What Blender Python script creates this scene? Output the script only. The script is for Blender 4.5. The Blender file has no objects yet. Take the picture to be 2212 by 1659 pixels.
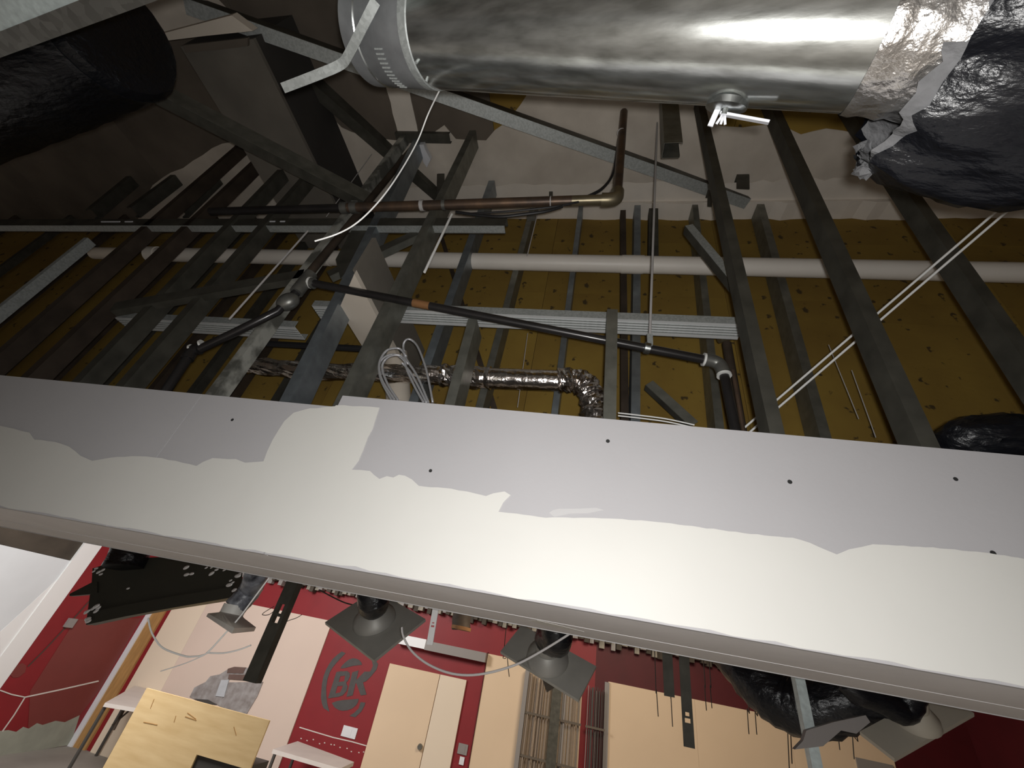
import bpy, bmesh, math, random
from mathutils import Vector, Matrix
random.seed(7)
C = bpy.context.scene.collection
FLOOR = 2.6                      # eye height above the floor
# ---- world axes seen from the camera (camera rolled, pitched up about 34 degrees) ----
F = 870.0
AX = Vector((0.97952349, -0.07408182, 0.18720477))
AY = Vector((0.10989179, -0.5823781, -0.80545611))
AZ = Vector((0.16869361, 0.80953544, -0.56231204))

# ---- camera, world, lights, exposure ----
cam = bpy.data.cameras.new('camera'); cam.sensor_width = 36.0; cam.lens = F/2212*36; cam.clip_start = .01
co = bpy.data.objects.new('camera', cam); C.objects.link(co)
co.matrix_world = Matrix(((AX.x, AX.y, AX.z, 0), (AY.x, AY.y, AY.z, 0), (AZ.x, AZ.y, AZ.z, FLOOR), (0, 0, 0, 1)))
bpy.context.scene.camera = co
w = bpy.data.worlds.new('world'); bpy.context.scene.world = w; w.use_nodes = True
w.node_tree.nodes['Background'].inputs[0].default_value = (.85, .9, 1, 1)
w.node_tree.nodes['Background'].inputs[1].default_value = .004
vs = bpy.context.scene.view_settings
vs.view_transform = 'Standard'; vs.look = 'None'; vs.exposure = 0.0; vs.gamma = 1.0; vs.use_curve_mapping = False

def lamp(name, kind, loc, energy, color, size=.1, target=None, spot=None, size_y=None):
    d = bpy.data.lights.new(name, kind); d.energy = energy; d.color = color
    if kind == 'AREA':
        d.size = size
        if size_y: d.shape = 'RECTANGLE'; d.size_y = size_y
    else: d.shadow_soft_size = size
    if spot: d.spot_size = math.radians(spot[0]); d.spot_blend = spot[1]
    o = bpy.data.objects.new(name, d); C.objects.link(o)
    o.location = Vector(loc)+Vector((0, 0, FLOOR))
    if target is not None: o.rotation_euler = (Vector(target)-Vector(loc)).to_track_quat('-Z', 'Y').to_euler()
    return o
# phone flash beside the lens, the lamps of the room behind the bulkhead, one added fill
lamp('phone_flash', 'SPOT', (.015, -.02, .0), 36, (1, .985, .965), .012, (-.02, .8, .52), (172, .6))
lamp('room_or_fill_light', 'AREA', (-5.2, 3.6, 2.05), 430, (1, .965, .93), 2.2, (-6.2, 8.0, -1.2))
lamp('room_or_fill_light', 'AREA', (.9, 4.4, 2.05), 185, (1, .86, .68), 1.6, (1.0, 8.6, -1.6))
lamp('room_or_fill_light', 'AREA', (-.3, -.5, -.45), 90, (1, .95, .9), .9, (-.3, -.499, -2.6))  # unseen fill added by the camera, bounces off the floor onto the soffit

# ---- pixel + one known coordinate -> point on that plane (camera-relative metres) ----
def ray(px, py):
    v = Vector((px-1106, 829.5-py, -F)); return Vector((v.dot(AX), v.dot(AY), v.dot(AZ)))
def P(px, py, **k):
    r = ray(px, py); (a, val), = k.items(); return r*(val/r['XYZ'.index(a)])

# ---- materials ----
M = {}
def mat(name, col, rough=.6, metal=0., nscale=0, amt=.25, col2=None, bump=0, bscale=None, spots=None, voro=False, stretch=None, coat=0, emit=0, spec=None, contrast=.2):
    m = bpy.data.materials.new(name); m.use_nodes = True; nt = m.node_tree; b = nt.nodes['Principled BSDF']
    b.inputs['Base Color'].default_value = (*col, 1); b.inputs['Roughness'].default_value = rough; b.inputs['Metallic'].default_value = metal
    if spec is not None: b.inputs['Specular IOR Level'].default_value = spec
    if coat: b.inputs['Coat Weight'].default_value = coat; b.inputs['Coat Roughness'].default_value = .15
    tc = nt.nodes.new('ShaderNodeTexCoord'); vec = tc.outputs['Object']
    if stretch:
        mp = nt.nodes.new('ShaderNodeMapping'); mp.inputs['Scale'].default_value = stretch
        nt.links.new(vec, mp.inputs['Vector']); vec = mp.outputs['Vector']
    last = None
    if nscale:
        n = nt.nodes.new('ShaderNodeTexVoronoi' if voro else 'ShaderNodeTexNoise'); n.inputs['Scale'].default_value = nscale
        nt.links.new(vec, n.inputs['Vector'])
        if not voro: n.inputs['Detail'].default_value = 5
        r = nt.nodes.new('ShaderNodeValToRGB'); r.color_ramp.elements[0].position = .5-contrast; r.color_ramp.elements[1].position = .5+contrast
        c2 = col2 or tuple(x*(1-amt) for x in col)
        r.color_ramp.elements[0].color = (*c2, 1); r.color_ramp.elements[1].color = (*col, 1)
        nt.links.new(n.outputs['Color' if voro else 0], r.inputs[0]); last = r.outputs[0]
    if spots:
        sc, thr, scol = spots
        n2 = nt.nodes.new('ShaderNodeTexNoise'); n2.inputs['Scale'].default_value = sc; n2.inputs['Detail'].default_value = 6
        nt.links.new(vec, n2.inputs['Vector'])
        r2 = nt.nodes.new('ShaderNodeValToRGB'); r2.color_ramp.elements[0].position = thr; r2.color_ramp.elements[1].position = thr+.05
        nt.links.new(n2.outputs[0], r2.inputs[0])
        mx = nt.nodes.new('ShaderNodeMix'); mx.data_type = 'RGBA'
        nt.links.new(r2.outputs[0], mx.inputs[0])
        if last: nt.links.new(last, mx.inputs[6])
        else: mx.inputs[6].default_value = (*col, 1)
        mx.inputs[7].default_value = (*scol, 1); last = mx.outputs[2]
    if last: nt.links.new(last, b.inputs['Base Color'])
    if bump:
        n3 = nt.nodes.new('ShaderNodeTexNoise'); n3.inputs['Scale'].default_value = bscale or 40; n3.inputs['Detail'].default_value = 6
        nt.links.new(vec, n3.inputs['Vector'])
        bp = nt.nodes.new('ShaderNodeBump'); bp.inputs['Strength'].default_value = bump; bp.inputs['Distance'].default_value = .01
        nt.links.new(n3.outputs[0], bp.inputs['Height']); nt.links.new(bp.outputs[0], b.inputs['Normal'])
    if emit:
        b.inputs['Emission Color'].default_value = (*col, 1); b.inputs['Emission Strength'].default_value = emit
    M[name] = m; return m
mat('drywall_paper', (.43, .42, .43), .85, nscale=3, amt=.06, bump=.03, bscale=120)
mat('compound', (.64, .63, .595), .6, nscale=4, amt=.04, bump=.06, bscale=14)
mat('compound_thin', (.50, .49, .49), .7, nscale=6, amt=.05)
mat('soffit_grey', (.70, .68, .68), .8, nscale=5, amt=.1, bump=.05, bscale=60)
mat('screw_dark', (.05, .05, .05), .5, .5)
mat('yellow_board', (.33, .215, .038), .9, nscale=2.5, col2=(.21, .125, .022), spots=(24, .64, (.07, .045, .015)), bump=.1)
mat('plaster', (.74, .67, .58), .9, nscale=4, col2=(.54, .48, .41), bump=.25, bscale=18)
mat('plaster_light', (.84, .77, .68), .9, nscale=6, amt=.12, bump=.2, bscale=25)
mat('galv', (.62, .65, .64), .33, 1, nscale=60, amt=.25, voro=True, bump=.02, bscale=90)
mat('galv_duct', (.80, .83, .81), .2, .93, nscale=5, col2=(.40, .41, .39), stretch=(.5, 9, 9), contrast=.16, bump=.012, bscale=30)  # streaks in the colour imitate reflected bands along the duct
mat('galv_collar', (.34, .35, .36), .5, .5, nscale=20, amt=.35)
mat('galv_flat', (.52, .55, .54), .55, .5, nscale=160, amt=.18, voro=True)
mat('stud', (.30, .30, .26), .5, .7, nscale=20, amt=.35)
mat('stud_blue', (.34, .38, .41), .45, .7, nscale=20, amt=.3)
mat('stud_dark', (.12, .115, .095), .6, .5, nscale=14, amt=.45)
mat('galv_light', (.66, .75, .75), .6, .25, nscale=60, amt=.25, bump=.08, bscale=120)
mat('blob', (.9, .9, .92), .15, .2)
mat('rod_brown', (.28, .22, .17), .7)
mat('stud_brown', (.085, .062, .045), .7, .3, nscale=10, amt=.5)
mat('stud_stained', (.16, .16, .14), .6, .4, nscale=11, col2=(.52, .52, .47), contrast=.07)
mat('track', (.92, .94, .94), .35, .3, nscale=3, amt=.15, stretch=(1, 60, 60))
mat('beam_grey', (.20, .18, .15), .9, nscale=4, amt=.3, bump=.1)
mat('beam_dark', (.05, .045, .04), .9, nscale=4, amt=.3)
mat('black_pipe', (.035, .032, .032), .32, .3, nscale=10, amt=.4, coat=.2)
mat('bronze_pipe', (.22, .14, .09), .42, .6, nscale=14, col2=(.09, .07, .06), bump=.05)
mat('bronze_bright', (.34, .29, .19), .38, .7, nscale=14, amt=.4)
mat('rust', (.30, .14, .05), .8, nscale=12, amt=.4)
mat('pvc', (.82, .77, .70), .45, nscale=8, amt=.05)
mat('white_seal', (.75, .75, .72), .5)
mat('fitting', (.24, .24, .22), .4, .6, nscale=20, amt=.4)
mat('wire_white', (.94, .94, .92), .4)
mat('wire_grey', (.5, .48, .47), .5)
mat('wire_dark', (.04, .035, .03), .5)
mat('cable_black', (.02, .02, .022), .35)
mat('armored', (.62, .62, .64), .45, .5)
mat('foil', (.80, .74, .70), .2, 1, bump=.7, bscale=26)
mat('foil_tape', (.90, .90, .90), .24, .9, nscale=9, col2=(.52, .48, .44), bump=1.0, bscale=24)
mat('black_plastic', (.006, .0065, .009), .34, bump=1.0, bscale=15, stretch=(.7, 2, 2))
mat('black_wrap', (.055, .054, .044), .4, bump=.06, bscale=20, spec=.25)
mat('insulation', (.18, .18, .185), .9, nscale=30, amt=.4, bump=.6, bscale=60)
mat('white_box', (.74, .66, .56), .8, nscale=5, amt=.06)
mat('red_paint', (.25, .012, .018), .55, nscale=3, amt=.12, spots=(26, .72, (.5, .12, .12)))
mat('red_paint_shaded', (.09, .004, .008), .6, nscale=3, amt=.2)  # red paint darkened for the weak light at the right end
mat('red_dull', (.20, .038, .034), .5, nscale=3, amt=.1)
mat('bare_plaster', (.36, .37, .31), .9, nscale=4, amt=.2)
mat('beige_board', (.78, .60, .42), .6, nscale=.8, amt=.08)
mat('pink_board', (.72, .58, .50), .6, nscale=.8, amt=.06)
mat('board_light', (.80, .68, .54), .6, nscale=.8, amt=.05)
mat('white_paint', (.86, .86, .86), .5)
mat('grey_mud', (.76, .79, .82), .8, nscale=1.2, amt=.12)
mat('plywood', (.82, .62, .34), .7, nscale=3, col2=(.66, .46, .22), stretch=(1, 1, 7), contrast=.3)
mat('wood_strip', (.50, .28, .10), .6, nscale=5, amt=.3, stretch=(6, 6, 1))
mat('logo_grey', (.09, .085, .085), .8, nscale=9, amt=.2)
mat('plate_white', (.75, .76, .80), .4)
mat('plate_grey', (.27, .25, .24), .5)
mat('diffuser_back', (.46, .45, .41), .55, .2, nscale=6, amt=.25)
mat('diffuser_neck', (.42, .41, .38), .5, .3, nscale=8, amt=.2)
mat('diffuser_tan', (.44, .40, .33), .6, nscale=5, amt=.15)
mat('diffuser_white', (.92, .91, .86), .5, nscale=6, amt=.15)
mat('flex_mottled', (.03, .032, .04), .35, nscale=18, col2=(.35, .37, .42), contrast=.12, bump=.4, bscale=20)
mat('concrete', (.33, .31, .28), .9, nscale=1.5, amt=.25)
mat('table_white', (.72, .66, .62), .6, nscale=4, amt=.1)
mat('dark_trim', (.06, .055, .05), .6)
mat('brown_dark', (.075, .06, .045), .8, nscale=3, amt=.4)
mat('paper_grey', (.38, .36, .36), .7, nscale=9, col2=(.22, .19, .18))
mat('paper_blue', (.52, .54, .58), .6, nscale=9, amt=.15)
mat('paper_brown', (.16, .10, .085), .8, nscale=8, amt=.2)
mat('deck_metal', (.32, .29, .24), .6, .3, nscale=6, amt=.6)
mat('lit_white', (.9, .92, .95), .4)
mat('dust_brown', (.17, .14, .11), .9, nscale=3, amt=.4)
mat('shine', (.9, .9, .92), .12, 1, bump=.3, bscale=60)

# ---- object helpers ----
WL = {}
def thing(name, label, cat, loc, group=None):
    o = bpy.data.objects.new(name, None); C.objects.link(o); o.location = loc; o.empty_display_size = .05
    o['label'] = label; o['category'] = cat
    if group: o['group'] = group
    WL[o] = Vector(loc); return o
def setting(name, loc=(0, 0, 0)):
    o = bpy.data.objects.new(name, None); C.objects.link(o); o.location = loc; o['kind'] = 'structure'
    WL[o] = Vector(loc); return o
def obj(name, bm, m, parent=None, label=None, cat=None, group=None, kind=None, smooth=False):
    bmesh.ops.recalc_face_normals(bm, faces=bm.faces[:])
    lo = Vector((min(v.co[i] for v in bm.verts) for i in range(3))); hi = Vector((max(v.co[i] for v in bm.verts) for i in range(3)))
    c = Vector(((lo.x+hi.x)/2, (lo.y+hi.y)/2, lo.z))
    for v in bm.verts: v.co -= c
    me = bpy.data.meshes.new(name)
    if smooth:
        for f in bm.faces: f.smooth = True
        for e in bm.edges:
            if len(e.link_faces) == 2 and e.calc_face_angle(0) > .7: e.smooth = False
    bm.to_mesh(me); bm.free(); me.materials.append(M[m])
    o = bpy.data.objects.new(name, me); C.objects.link(o)
    if parent is not None:
        o.parent = parent; o.location = c-WL[parent]
    else: o.location = c
    WL[o] = c
    if label: o['label'] = label
    if cat: o['category'] = cat
    if group: o['group'] = group
    if kind: o['kind'] = kind
    return o
def B(): return bmesh.new()
def hexa(bm, pts):
    v = [bm.verts.new(p) for p in pts]
    for f in ((0, 1, 2, 3), (4, 5, 6, 7), (0, 1, 5, 4), (1, 2, 6, 5), (2, 3, 7, 6), (3, 0, 4, 7)): bm.faces.new([v[i] for i in f])
    return bm
def box(bm, lo, hi):
    x0, y0, z0 = lo; x1, y1, z1 = hi
    return hexa(bm, [(x0, y0, z0), (x1, y0, z0), (x1, y1, z0), (x0, y1, z0), (x0, y0, z1), (x1, y0, z1), (x1, y1, z1), (x0, y1, z1)])
def bar(bm, p0, p1, u, wu, wv):
    p0 = Vector(p0); p1 = Vector(p1); a = (p1-p0).normalized(); u = Vector(u); u = (u-a*u.dot(a)).normalized(); v = a.cross(u)
    s = [(-1, -1), (1, -1), (1, 1), (-1, 1)]
    return hexa(bm, [p+u*(i*wu/2)+v*(j*wv/2) for p in (p0, p1) for i, j in s])
def poly(bm, pts, off):
    off = Vector(off); n = len(pts)
    a = [bm.verts.new(p) for p in pts]; b = [bm.verts.new(Vector(p)+off) for p in pts]
    fs = [bm.faces.new(a), bm.faces.new(b)]
    for f_ in fs: f_.normal_update()
    for i in range(n): bm.faces.new((a[i], a[(i+1) % n], b[(i+1) % n], b[i]))
    bmesh.ops.triangulate(bm, faces=fs)
    return bm
def smoothpath(pts, n=6):
    pts = [Vector(p) for p in pts]
    if len(pts) < 3: return pts
    out = []
    for i in range(len(pts)-1):
        p0 = pts[max(i-1, 0)]; p1 = pts[i]; p2 = pts[i+1]; p3 = pts[min(i+2, len(pts)-1)]
        for k in range(n):
            t = k/n
            out.append(.5*((2*p1)+(p2-p0)*t+(2*p0-5*p1+4*p2-p3)*t*t+(3*p1-p0-3*p2+p3)*t**3))
    out.append(pts[-1]); return out
def tube(bm, pts, r, n=12, jitter=0, cap=True):
    pts = [Vector(p) for p in pts]; N = len(pts); rings = []; u = None
    for i, p in enumerate(pts):
        a = (pts[min(i+1, N-1)]-pts[max(i-1, 0)]).normalized()
        if u is None:
            u = a.orthogonal().normalized()
        else: u = (u-a*u.dot(a)).normalized()
        v = a.cross(u); rr = r[i] if isinstance(r, (list, tuple)) else r
        ring = []
        for k in range(n):
            q = rr*(1+jitter*(random.random()-.5)); t = 2*math.pi*k/n
            ring.append(bm.verts.new(p+u*(q*math.cos(t))+v*(q*math.sin(t))))
        rings.append(ring)
    for i in range(N-1):
        for k in range(n): bm.faces.new((rings[i][k], rings[i][(k+1) % n], rings[i+1][(k+1) % n], rings[i+1][k]))
    if cap: bm.faces.new(rings[0]); bm.faces.new(rings[-1])
    return bm
def cchan(bm, p0, p1, u, v, web, fl, lip=.008, t=.0016):
    p0 = Vector(p0); p1 = Vector(p1); a = (p1-p0).normalized(); u = Vector(u); u = (u-a*u.dot(a)).normalized()
    v = Vector(v); v = (v-a*v.dot(a)-u*v.dot(u)).normalized(); w = web/2
    pr = [(-w, 0), (w, 0), (w, fl), (w-lip, fl), (w-lip, fl-t), (w-t, fl-t), (w-t, t), (-w+t, t), (-w+t, fl-t), (-w+lip, fl-t), (-w+lip, fl), (-w, fl)]
    if not lip: pr = [(-w, 0), (w, 0), (w, fl), (w-t, fl), (w-t, t), (-w+t, t), (-w+t, fl), (-w, fl)]
    return poly(bm, [p0+u*i+v*j for i, j in pr], p1-p0)
def disc(bm, c, nrm, r, h, n=20):
    nrm = Vector(nrm).normalized(); return tube(bm, [Vector(c), Vector(c)+nrm*h], r, n)
def plate_with_holes(bm, p0, p1, u, wid, t, holes):
    """flat strap from p0 to p1; holes = (from, to, half width) as real cut-outs"""
    p0 = Vector(p0); p1 = Vector(p1); L = (p1-p0).length; a = (p1-p0)/L; u = Vector(u); u = (u-a*u.dot(a)).normalized()
    s = 0
    for h0, h1, hw in sorted(holes)+[(1, 1, 0)]:
        if h0 > s: bar(bm, p0+a*(s*L), p0+a*(h0*L), u, wid, t)
        if h1 > h0:
            g = (wid/2+hw)/2; q = wid/2-hw
            for sg in (-1, 1): bar(bm, p0+a*(h0*L)+u*sg*g, p0+a*(h1*L)+u*sg*g, u, q, t)
        s = h1
    return bm
def ext(p, q, z):            # point on line p-q at height z
    return p+(q-p)*((z-p.z)/(q.z-p.z))

# =====================================================================================
# SETTING: big structure
# =====================================================================================
CZ = 2.30; RY = 1.45; HY = .75; HB = .089; FZ = -2.6; LX = -8.9; BY = 9.0; RX = 6.2
obj('floor', box(B(), (LX-.2, -3.2, FZ-.1), (RX+.2, BY+.2, FZ)), 'concrete', kind='structure')

# ---- drywall bulkhead across the opening ----
hd = setting('wall_bulkhead', (0, HY, HB)); th = .0125
hd['label'] = 'white and grey drywall bulkhead crossing the whole picture'
stepx = -.577
def fpx(*pts): return [P(x, y, Y=HY) for x, y in pts]
obj('drywall_sheet', box(B(), (-3.2, HY, HB), (P(340, 985, Y=HY).x-.001, HY+th, .42)), 'drywall_paper', hd)
obj('drywall_sheet', box(B(), (P(340, 985, Y=HY).x+.001, HY, HB), (stepx-.004, HY+th, .42)), 'drywall_paper', hd)
obj('drywall_sheet', box(B(), (stepx, HY, HB), (2.2, HY+th, .4525)), 'drywall_paper', hd)
edge = [(0, 920), (65, 935), (75, 950), (120, 955), (150, 965), (175, 985), (200, 996), (240, 989), (300, 986), (350, 990), (395, 1000), (425, 1007), (440, 998), (460, 990), (510, 992), (530, 1000), (570, 997), (578, 975), (590, 950), (602, 930), (615, 910), (635, 892), (670, 882.5), (700, 880), (724, 878), (726, 876), (780, 878), (820, 881), (812, 905), (806, 925), (795, 945), (786, 970), (775, 995), (760, 1015), (800, 1018), (808, 1026), (820, 1035), (836, 1029), (850, 1032), (862, 1026), (875, 1028), (890, 1036), (905, 1050), (930, 1053), (975, 1056), (1025, 1066), (1050, 1072), (1066, 1066), (1090, 1062), (1103, 1070), (1088, 1085), (1077, 1106), (1117, 1110), (1179, 1119), (1269, 1119), (1330, 1121), (1400, 1126), (1450, 1131), (1510, 1139), (1620, 1154), (1712, 1162), (1749, 1173), (1785, 1189), (1807, 1198), (1833, 1187), (1860, 1182), (1885, 1176), (1951, 1179), (2061, 1187), (2140, 1196), (2212, 1208), (2400, 1230)]
ed2 = []
for i in range(len(edge)-1):
    (x0, y0), (x1, y1) = edge[i], edge[i+1]; n = max(1, int(math.hypot(x1-x0, y1-y0)/14))
    for k in range(n):
        t = k/n; j = 0 if k == 0 else random.uniform(-1.1, 1.1); ed2.append((x0+(x1-x0)*t, y0+(y1-y0)*t+j))
ed2.append(edge[-1])
top = [p for p in fpx(*ed2)]
bot = []
xx = 1.2
while xx > -1.75:
    bot.append(Vector((xx, HY, HB+.0022+random.uniform(-.001, .0022)*(1+1.6*(random.random() < .12))))); xx -= .03
cmp_pts = [Vector((-1.75, HY, P(0, 915, Y=HY).z))]+top+bot
# thin skim coat, 1.2 mm proud of the paper
obj('joint_compound', poly(B(), cmp_pts, (0, -.0012, 0)), 'compound', hd, label='off-white joint compound skimmed along the lower half')
obj('joint_compound', poly(B(), fpx((1186, 1108), (1195, 1102), (1208, 1099), (1250, 1099), (1287, 1097), (1305, 1102), (1269, 1109), (1230, 1110), (1197, 1117)), (0, -.0006, 0)), 'compound_thin', hd, label='faint thin smear of compound')
obj('joint_compound', poly(B(), [P(x, y, Z=HB) for x, y in ((1142, 1341), (1160, 1339), (1215, 1352), (1262, 1364), (1240, 1362), (1180, 1351))], (0, 0, -.0008)), 'compound', hd)
for x, y, pr in ((502, 907, 4), (930, 1017, 4), (1313, 953, 4.5), (1706, 1041, 4.5), (2064, 1035, 4), (2145, 1195, 4.5)):
    obj('screw', disc(B(), P(x, y, Y=HY)+Vector((0, .001, 0)), (0, -1, 0), pr*.0009, .0018, 10), 'screw_dark', hd)
yr = P(1400, 1382, Z=HB).y
obj('soffit_panel', box(B(), (-3.2, HY+th, HB), (2.2, yr-.004, HB+th)), 'soffit_grey', hd)
obj('soffit_panel', box(B(), (-3.2, yr+.004, HB-.0002), (2.2, 1.245, HB+th)), 'soffit_grey', hd)
obj('corner_bead', box(B(), (-3.2, 1.246, HB-.002), (2.2, 1.252, .25)), 'compound_thin', hd)
obj('back_panel', box(B(), (-3.2, 1.252, HB), (2.2, 1.264, .42)), 'drywall_paper', hd)
obj('bottom_track', box(B(), (-3.2, HY+th, HB+th), (2.2, HY+th+.03, HB+.05)), 'galv_flat', hd)

# ---- yellow sheathing wall above the bulkhead ----
yw = setting('wall_plenum', (0, RY, .28)); yw['label'] = 'yellow board wall behind the studs'
zc = [.28, P(1200, 700, Y=RY).z+.1, P(1200, 632, Y=RY).z, P(1200, 523, Y=RY).z, CZ]
xs = [-5.4, -4.2, -3.0, P(560, 700, Y=RY).x-.55, P(900, 700, Y=RY).x-.3, P(1190, 560, Y=RY).x, P(1445, 560, Y=RY).x+.25, 1.75, 2.9]
for i in range(len(xs)-1):
    for j in range(len(zc)-1):
        obj('sheathing_board', box(B(), (xs[i]+.001, RY+random.uniform(0, .002), zc[j]+.001), (xs[i+1]-.001, RY+.016, zc[j+1]-.001)), 'yellow_board', yw)
# ragged paper tape on the corner with the ceiling
tp = [Vector((-2.2, RY, CZ)), Vector((2.9, RY, CZ))]
xx = 2.9
while xx > -.12:
    tp.append(Vector((xx, RY, P(1600, 474, Y=RY).z+random.uniform(-.012, .012)))); xx -= .06
while xx > -2.2:
    tp.append(Vector((xx, RY, CZ-.012))); xx -= .2
obj('joint_tape', poly(B(), tp, (0, -.104, 0)), 'plaster_light', yw, label='ragged plastered tape along the top corner')

# ---- plenum ceiling ----
ce = setting('ceiling', (0, 0, CZ)); ce['label'] = 'patchy plastered board ceiling of the plenum'
xs = [-5.4, -4.2, -3.0, -1.8, -.6, .6, 1.8, 2.9]
for i in range(len(xs)-1):
    for y0, y1 in ((-3.2, -.9), (-.9, .28), (.28, RY)):
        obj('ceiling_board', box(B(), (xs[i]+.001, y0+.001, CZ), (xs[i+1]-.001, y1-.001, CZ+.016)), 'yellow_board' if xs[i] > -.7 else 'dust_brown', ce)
def cpx(pts, j=4):
    out = []
    for i in range(len(pts)):
        (x0, y0), (x1, y1) = pts[i], pts[(i+1) % len(pts)]; n = max(1, int(math.hypot(x1-x0, y1-y0)/22))
        for k in range(n):
            t = k/n; out.append(P(x0+(x1-x0)*t+random.uniform(-j, j)*(k > 0), y0+(y1-y0)*t+random.uniform(-j, j)*(k > 0), Z=CZ))
    return out
def ceil_patch(pts, m, t, lab=None, j=4):
    q = cpx(pts, j)
    for p in q: p.y = min(p.y, RY-.002)
    obj('joint_compound', poly(B(), q, (0, 0, -t)), m, ce, label=lab)
ceil_patch([(300, 474), (330, 400), (480, 310), (600, 270), (700, 245), (760, 285), (830, 300), (905, 300), (960, 270), (985, 300), (1050, 303), (1092, 265), (1125, 225), (1180, 150), (1540, 150), (1552, 271), (1605, 275), (1675, 271), (1730, 290), (1785, 277), (1822, 282), (1990, 300), (2350, 330), (2600, 470), (2212, 477), (1600, 474), (1150, 473), (700, 474)], 'plaster', .003, 'grey plaster smeared over the ceiling boards')
ceil_patch([(560, 428), (900, 404), (1200, 398), (1600, 392), (2212, 372), (2500, 380), (2500, 468), (1500, 470), (560, 470)], 'plaster_light', .0045, 'paler band of plaster along the corner')
ceil_patch([(831, 170), (880, 170), (905, 295), (862, 295)], 'plaster_light', .004, None, 1.5)
# back room ceiling and walls of the shell
obj('ceiling_back', box(B(), (LX-.2, RY+.03, CZ), (RX+.2, BY+.2, CZ+.1)), 'dust_brown', kind='structure')
obj('wall_rear', box(B(), (LX-.2, -3.3, FZ), (RX+.2, -3.2, CZ)), 'concrete', kind='structure')
obj('wall_right', box(B(), (RX, -3.2, FZ), (RX+.15, BY, CZ)), 'red_paint_shaded', kind='structure')
obj('wall_far', box(B(), (LX, BY, FZ), (P(1285, 1480, Y=BY).x, BY+.15, CZ)), 'red_paint', kind='structure')
obj('wall_far', box(B(), (P(1285, 1480, Y=BY).x, BY, FZ), (RX+.15, BY+.15, CZ)), 'red_paint_shaded', kind='structure')
YL = 7.12
wl = setting('wall_left', (LX, YL, FZ))
obj('painted_board', box(B(), (LX-.15, YL+.02, FZ), (LX, BY, CZ)), 'red_paint', wl)
obj('drywall_sheet', box(B(), (LX-.15, 4.6, FZ), (LX, YL-.3, .16)), 'grey_mud', wl)
obj('drywall_sheet', box(B(), (LX-.15, -3.2, FZ), (LX, 4.59, .16)), 'grey_mud', wl)
obj('corner_post', box(B(), (LX-.15, YL-.3, FZ), (LX+.02, YL+.02, CZ)), 'white_paint', wl, label='bright white corner post')
obj('upper_board', box(B(), (LX-.15, -3.2, .165), (LX-.02, YL-.3, CZ)), 'brown_dark', wl)
obj('joint_compound', poly(B(), [P(x, y, X=LX+.001) for x, y in ((0, 1365), (60, 1310), (130, 1245), (178, 1205), (180, 1235), (60, 1395), (0, 1470))], (.003, 0, 0)), 'white_paint', wl)
lp = lambda pts, d=.002: [P(x, y, X=LX+d) for x, y in pts]
obj('wall_reflection', poly(B(), lp([(168, 1338), (305, 1335), (215, 1490), (160, 1560), (60, 1576), (65, 1493), (152, 1356)]), (.003, 0, 0)), 'red_dull', wl, label='duller brownish reflection painted on the red wall')  # reflection on the wall put in as a duller red patch
obj('bare_plaster', poly(B(), lp([(0, 1579), (18, 1577), (35, 1581), (50, 1570), (62, 1574), (80, 1562), (92, 1566), (120, 1557), (140, 1560), (172, 1545), (152, 1609), (60, 1624), (-30, 1641), (-30, 1580)], .006), (.003, 0, 0)), 'bare_plaster', wl, label='bare greenish plaster below the ragged red paint')
def scrape(pts, wd, f, par, m='plate_white', off=(.003, 0, 0)):
    for i in range(len(pts)-1):
        (x0, y0), (x1, y1) = pts[i], pts[i+1]; L = math.hypot(x1-x0, y1-y0); nx, ny = -(y1-y0)/L*wd, (x1-x0)/L*wd
        obj('scrape_mark', poly(B(), [f(x0+nx, y0+ny), f(x1+nx, y1+ny), f(x1-nx, y1-ny), f(x0-nx, y0-ny)], off), m, par)
scrape([(0, 1491), (25, 1500), (54, 1506), (134, 1489), (213, 1471)], 1.4, lambda x, y: P(x, y, X=LX+.007), wl, 'table_white')
scrape([(54, 1506), (30, 1545), (5, 1580)], 1.3, lambda x, y: P(x, y, X=LX+.007), wl, 'table_white')
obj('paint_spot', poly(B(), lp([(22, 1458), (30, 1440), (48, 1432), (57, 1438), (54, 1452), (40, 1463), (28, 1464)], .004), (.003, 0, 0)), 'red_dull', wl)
scrape([(205, 1285), (160, 1335), (100, 1400), (60, 1440)], 1.0, lambda x, y: P(x, y, X=LX+.007), wl, 'brown_dark')
q = P(150, 1345, X=LX)
obj('junction_box', box(B(), (LX, q.y-.07, q.z-.07), (LX+.05, q.y+.07, q.z+.07)), 'plate_grey', None, 'small grey square junction box on the left red wall', 'box')
# corner trims of the far left corner
bw = lambda x, y: P(x, y, Y=BY)
t1 = bw(318, 1335).x
obj('trim_1', box(B(), (t1-.09, BY-.05, FZ), (t1-.03, BY, .5)), 'plate_grey', kind='structure')
obj('trim_2', box(B(), (t1-.03, BY-.07, FZ), (t1+.09, BY, .5)), 'plate_white', kind='structure')
obj('trim_3', box(B(), (t1+.09, BY-.04, FZ), (t1+.36, BY, .5)), 'wood_strip', kind='structure')

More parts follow.
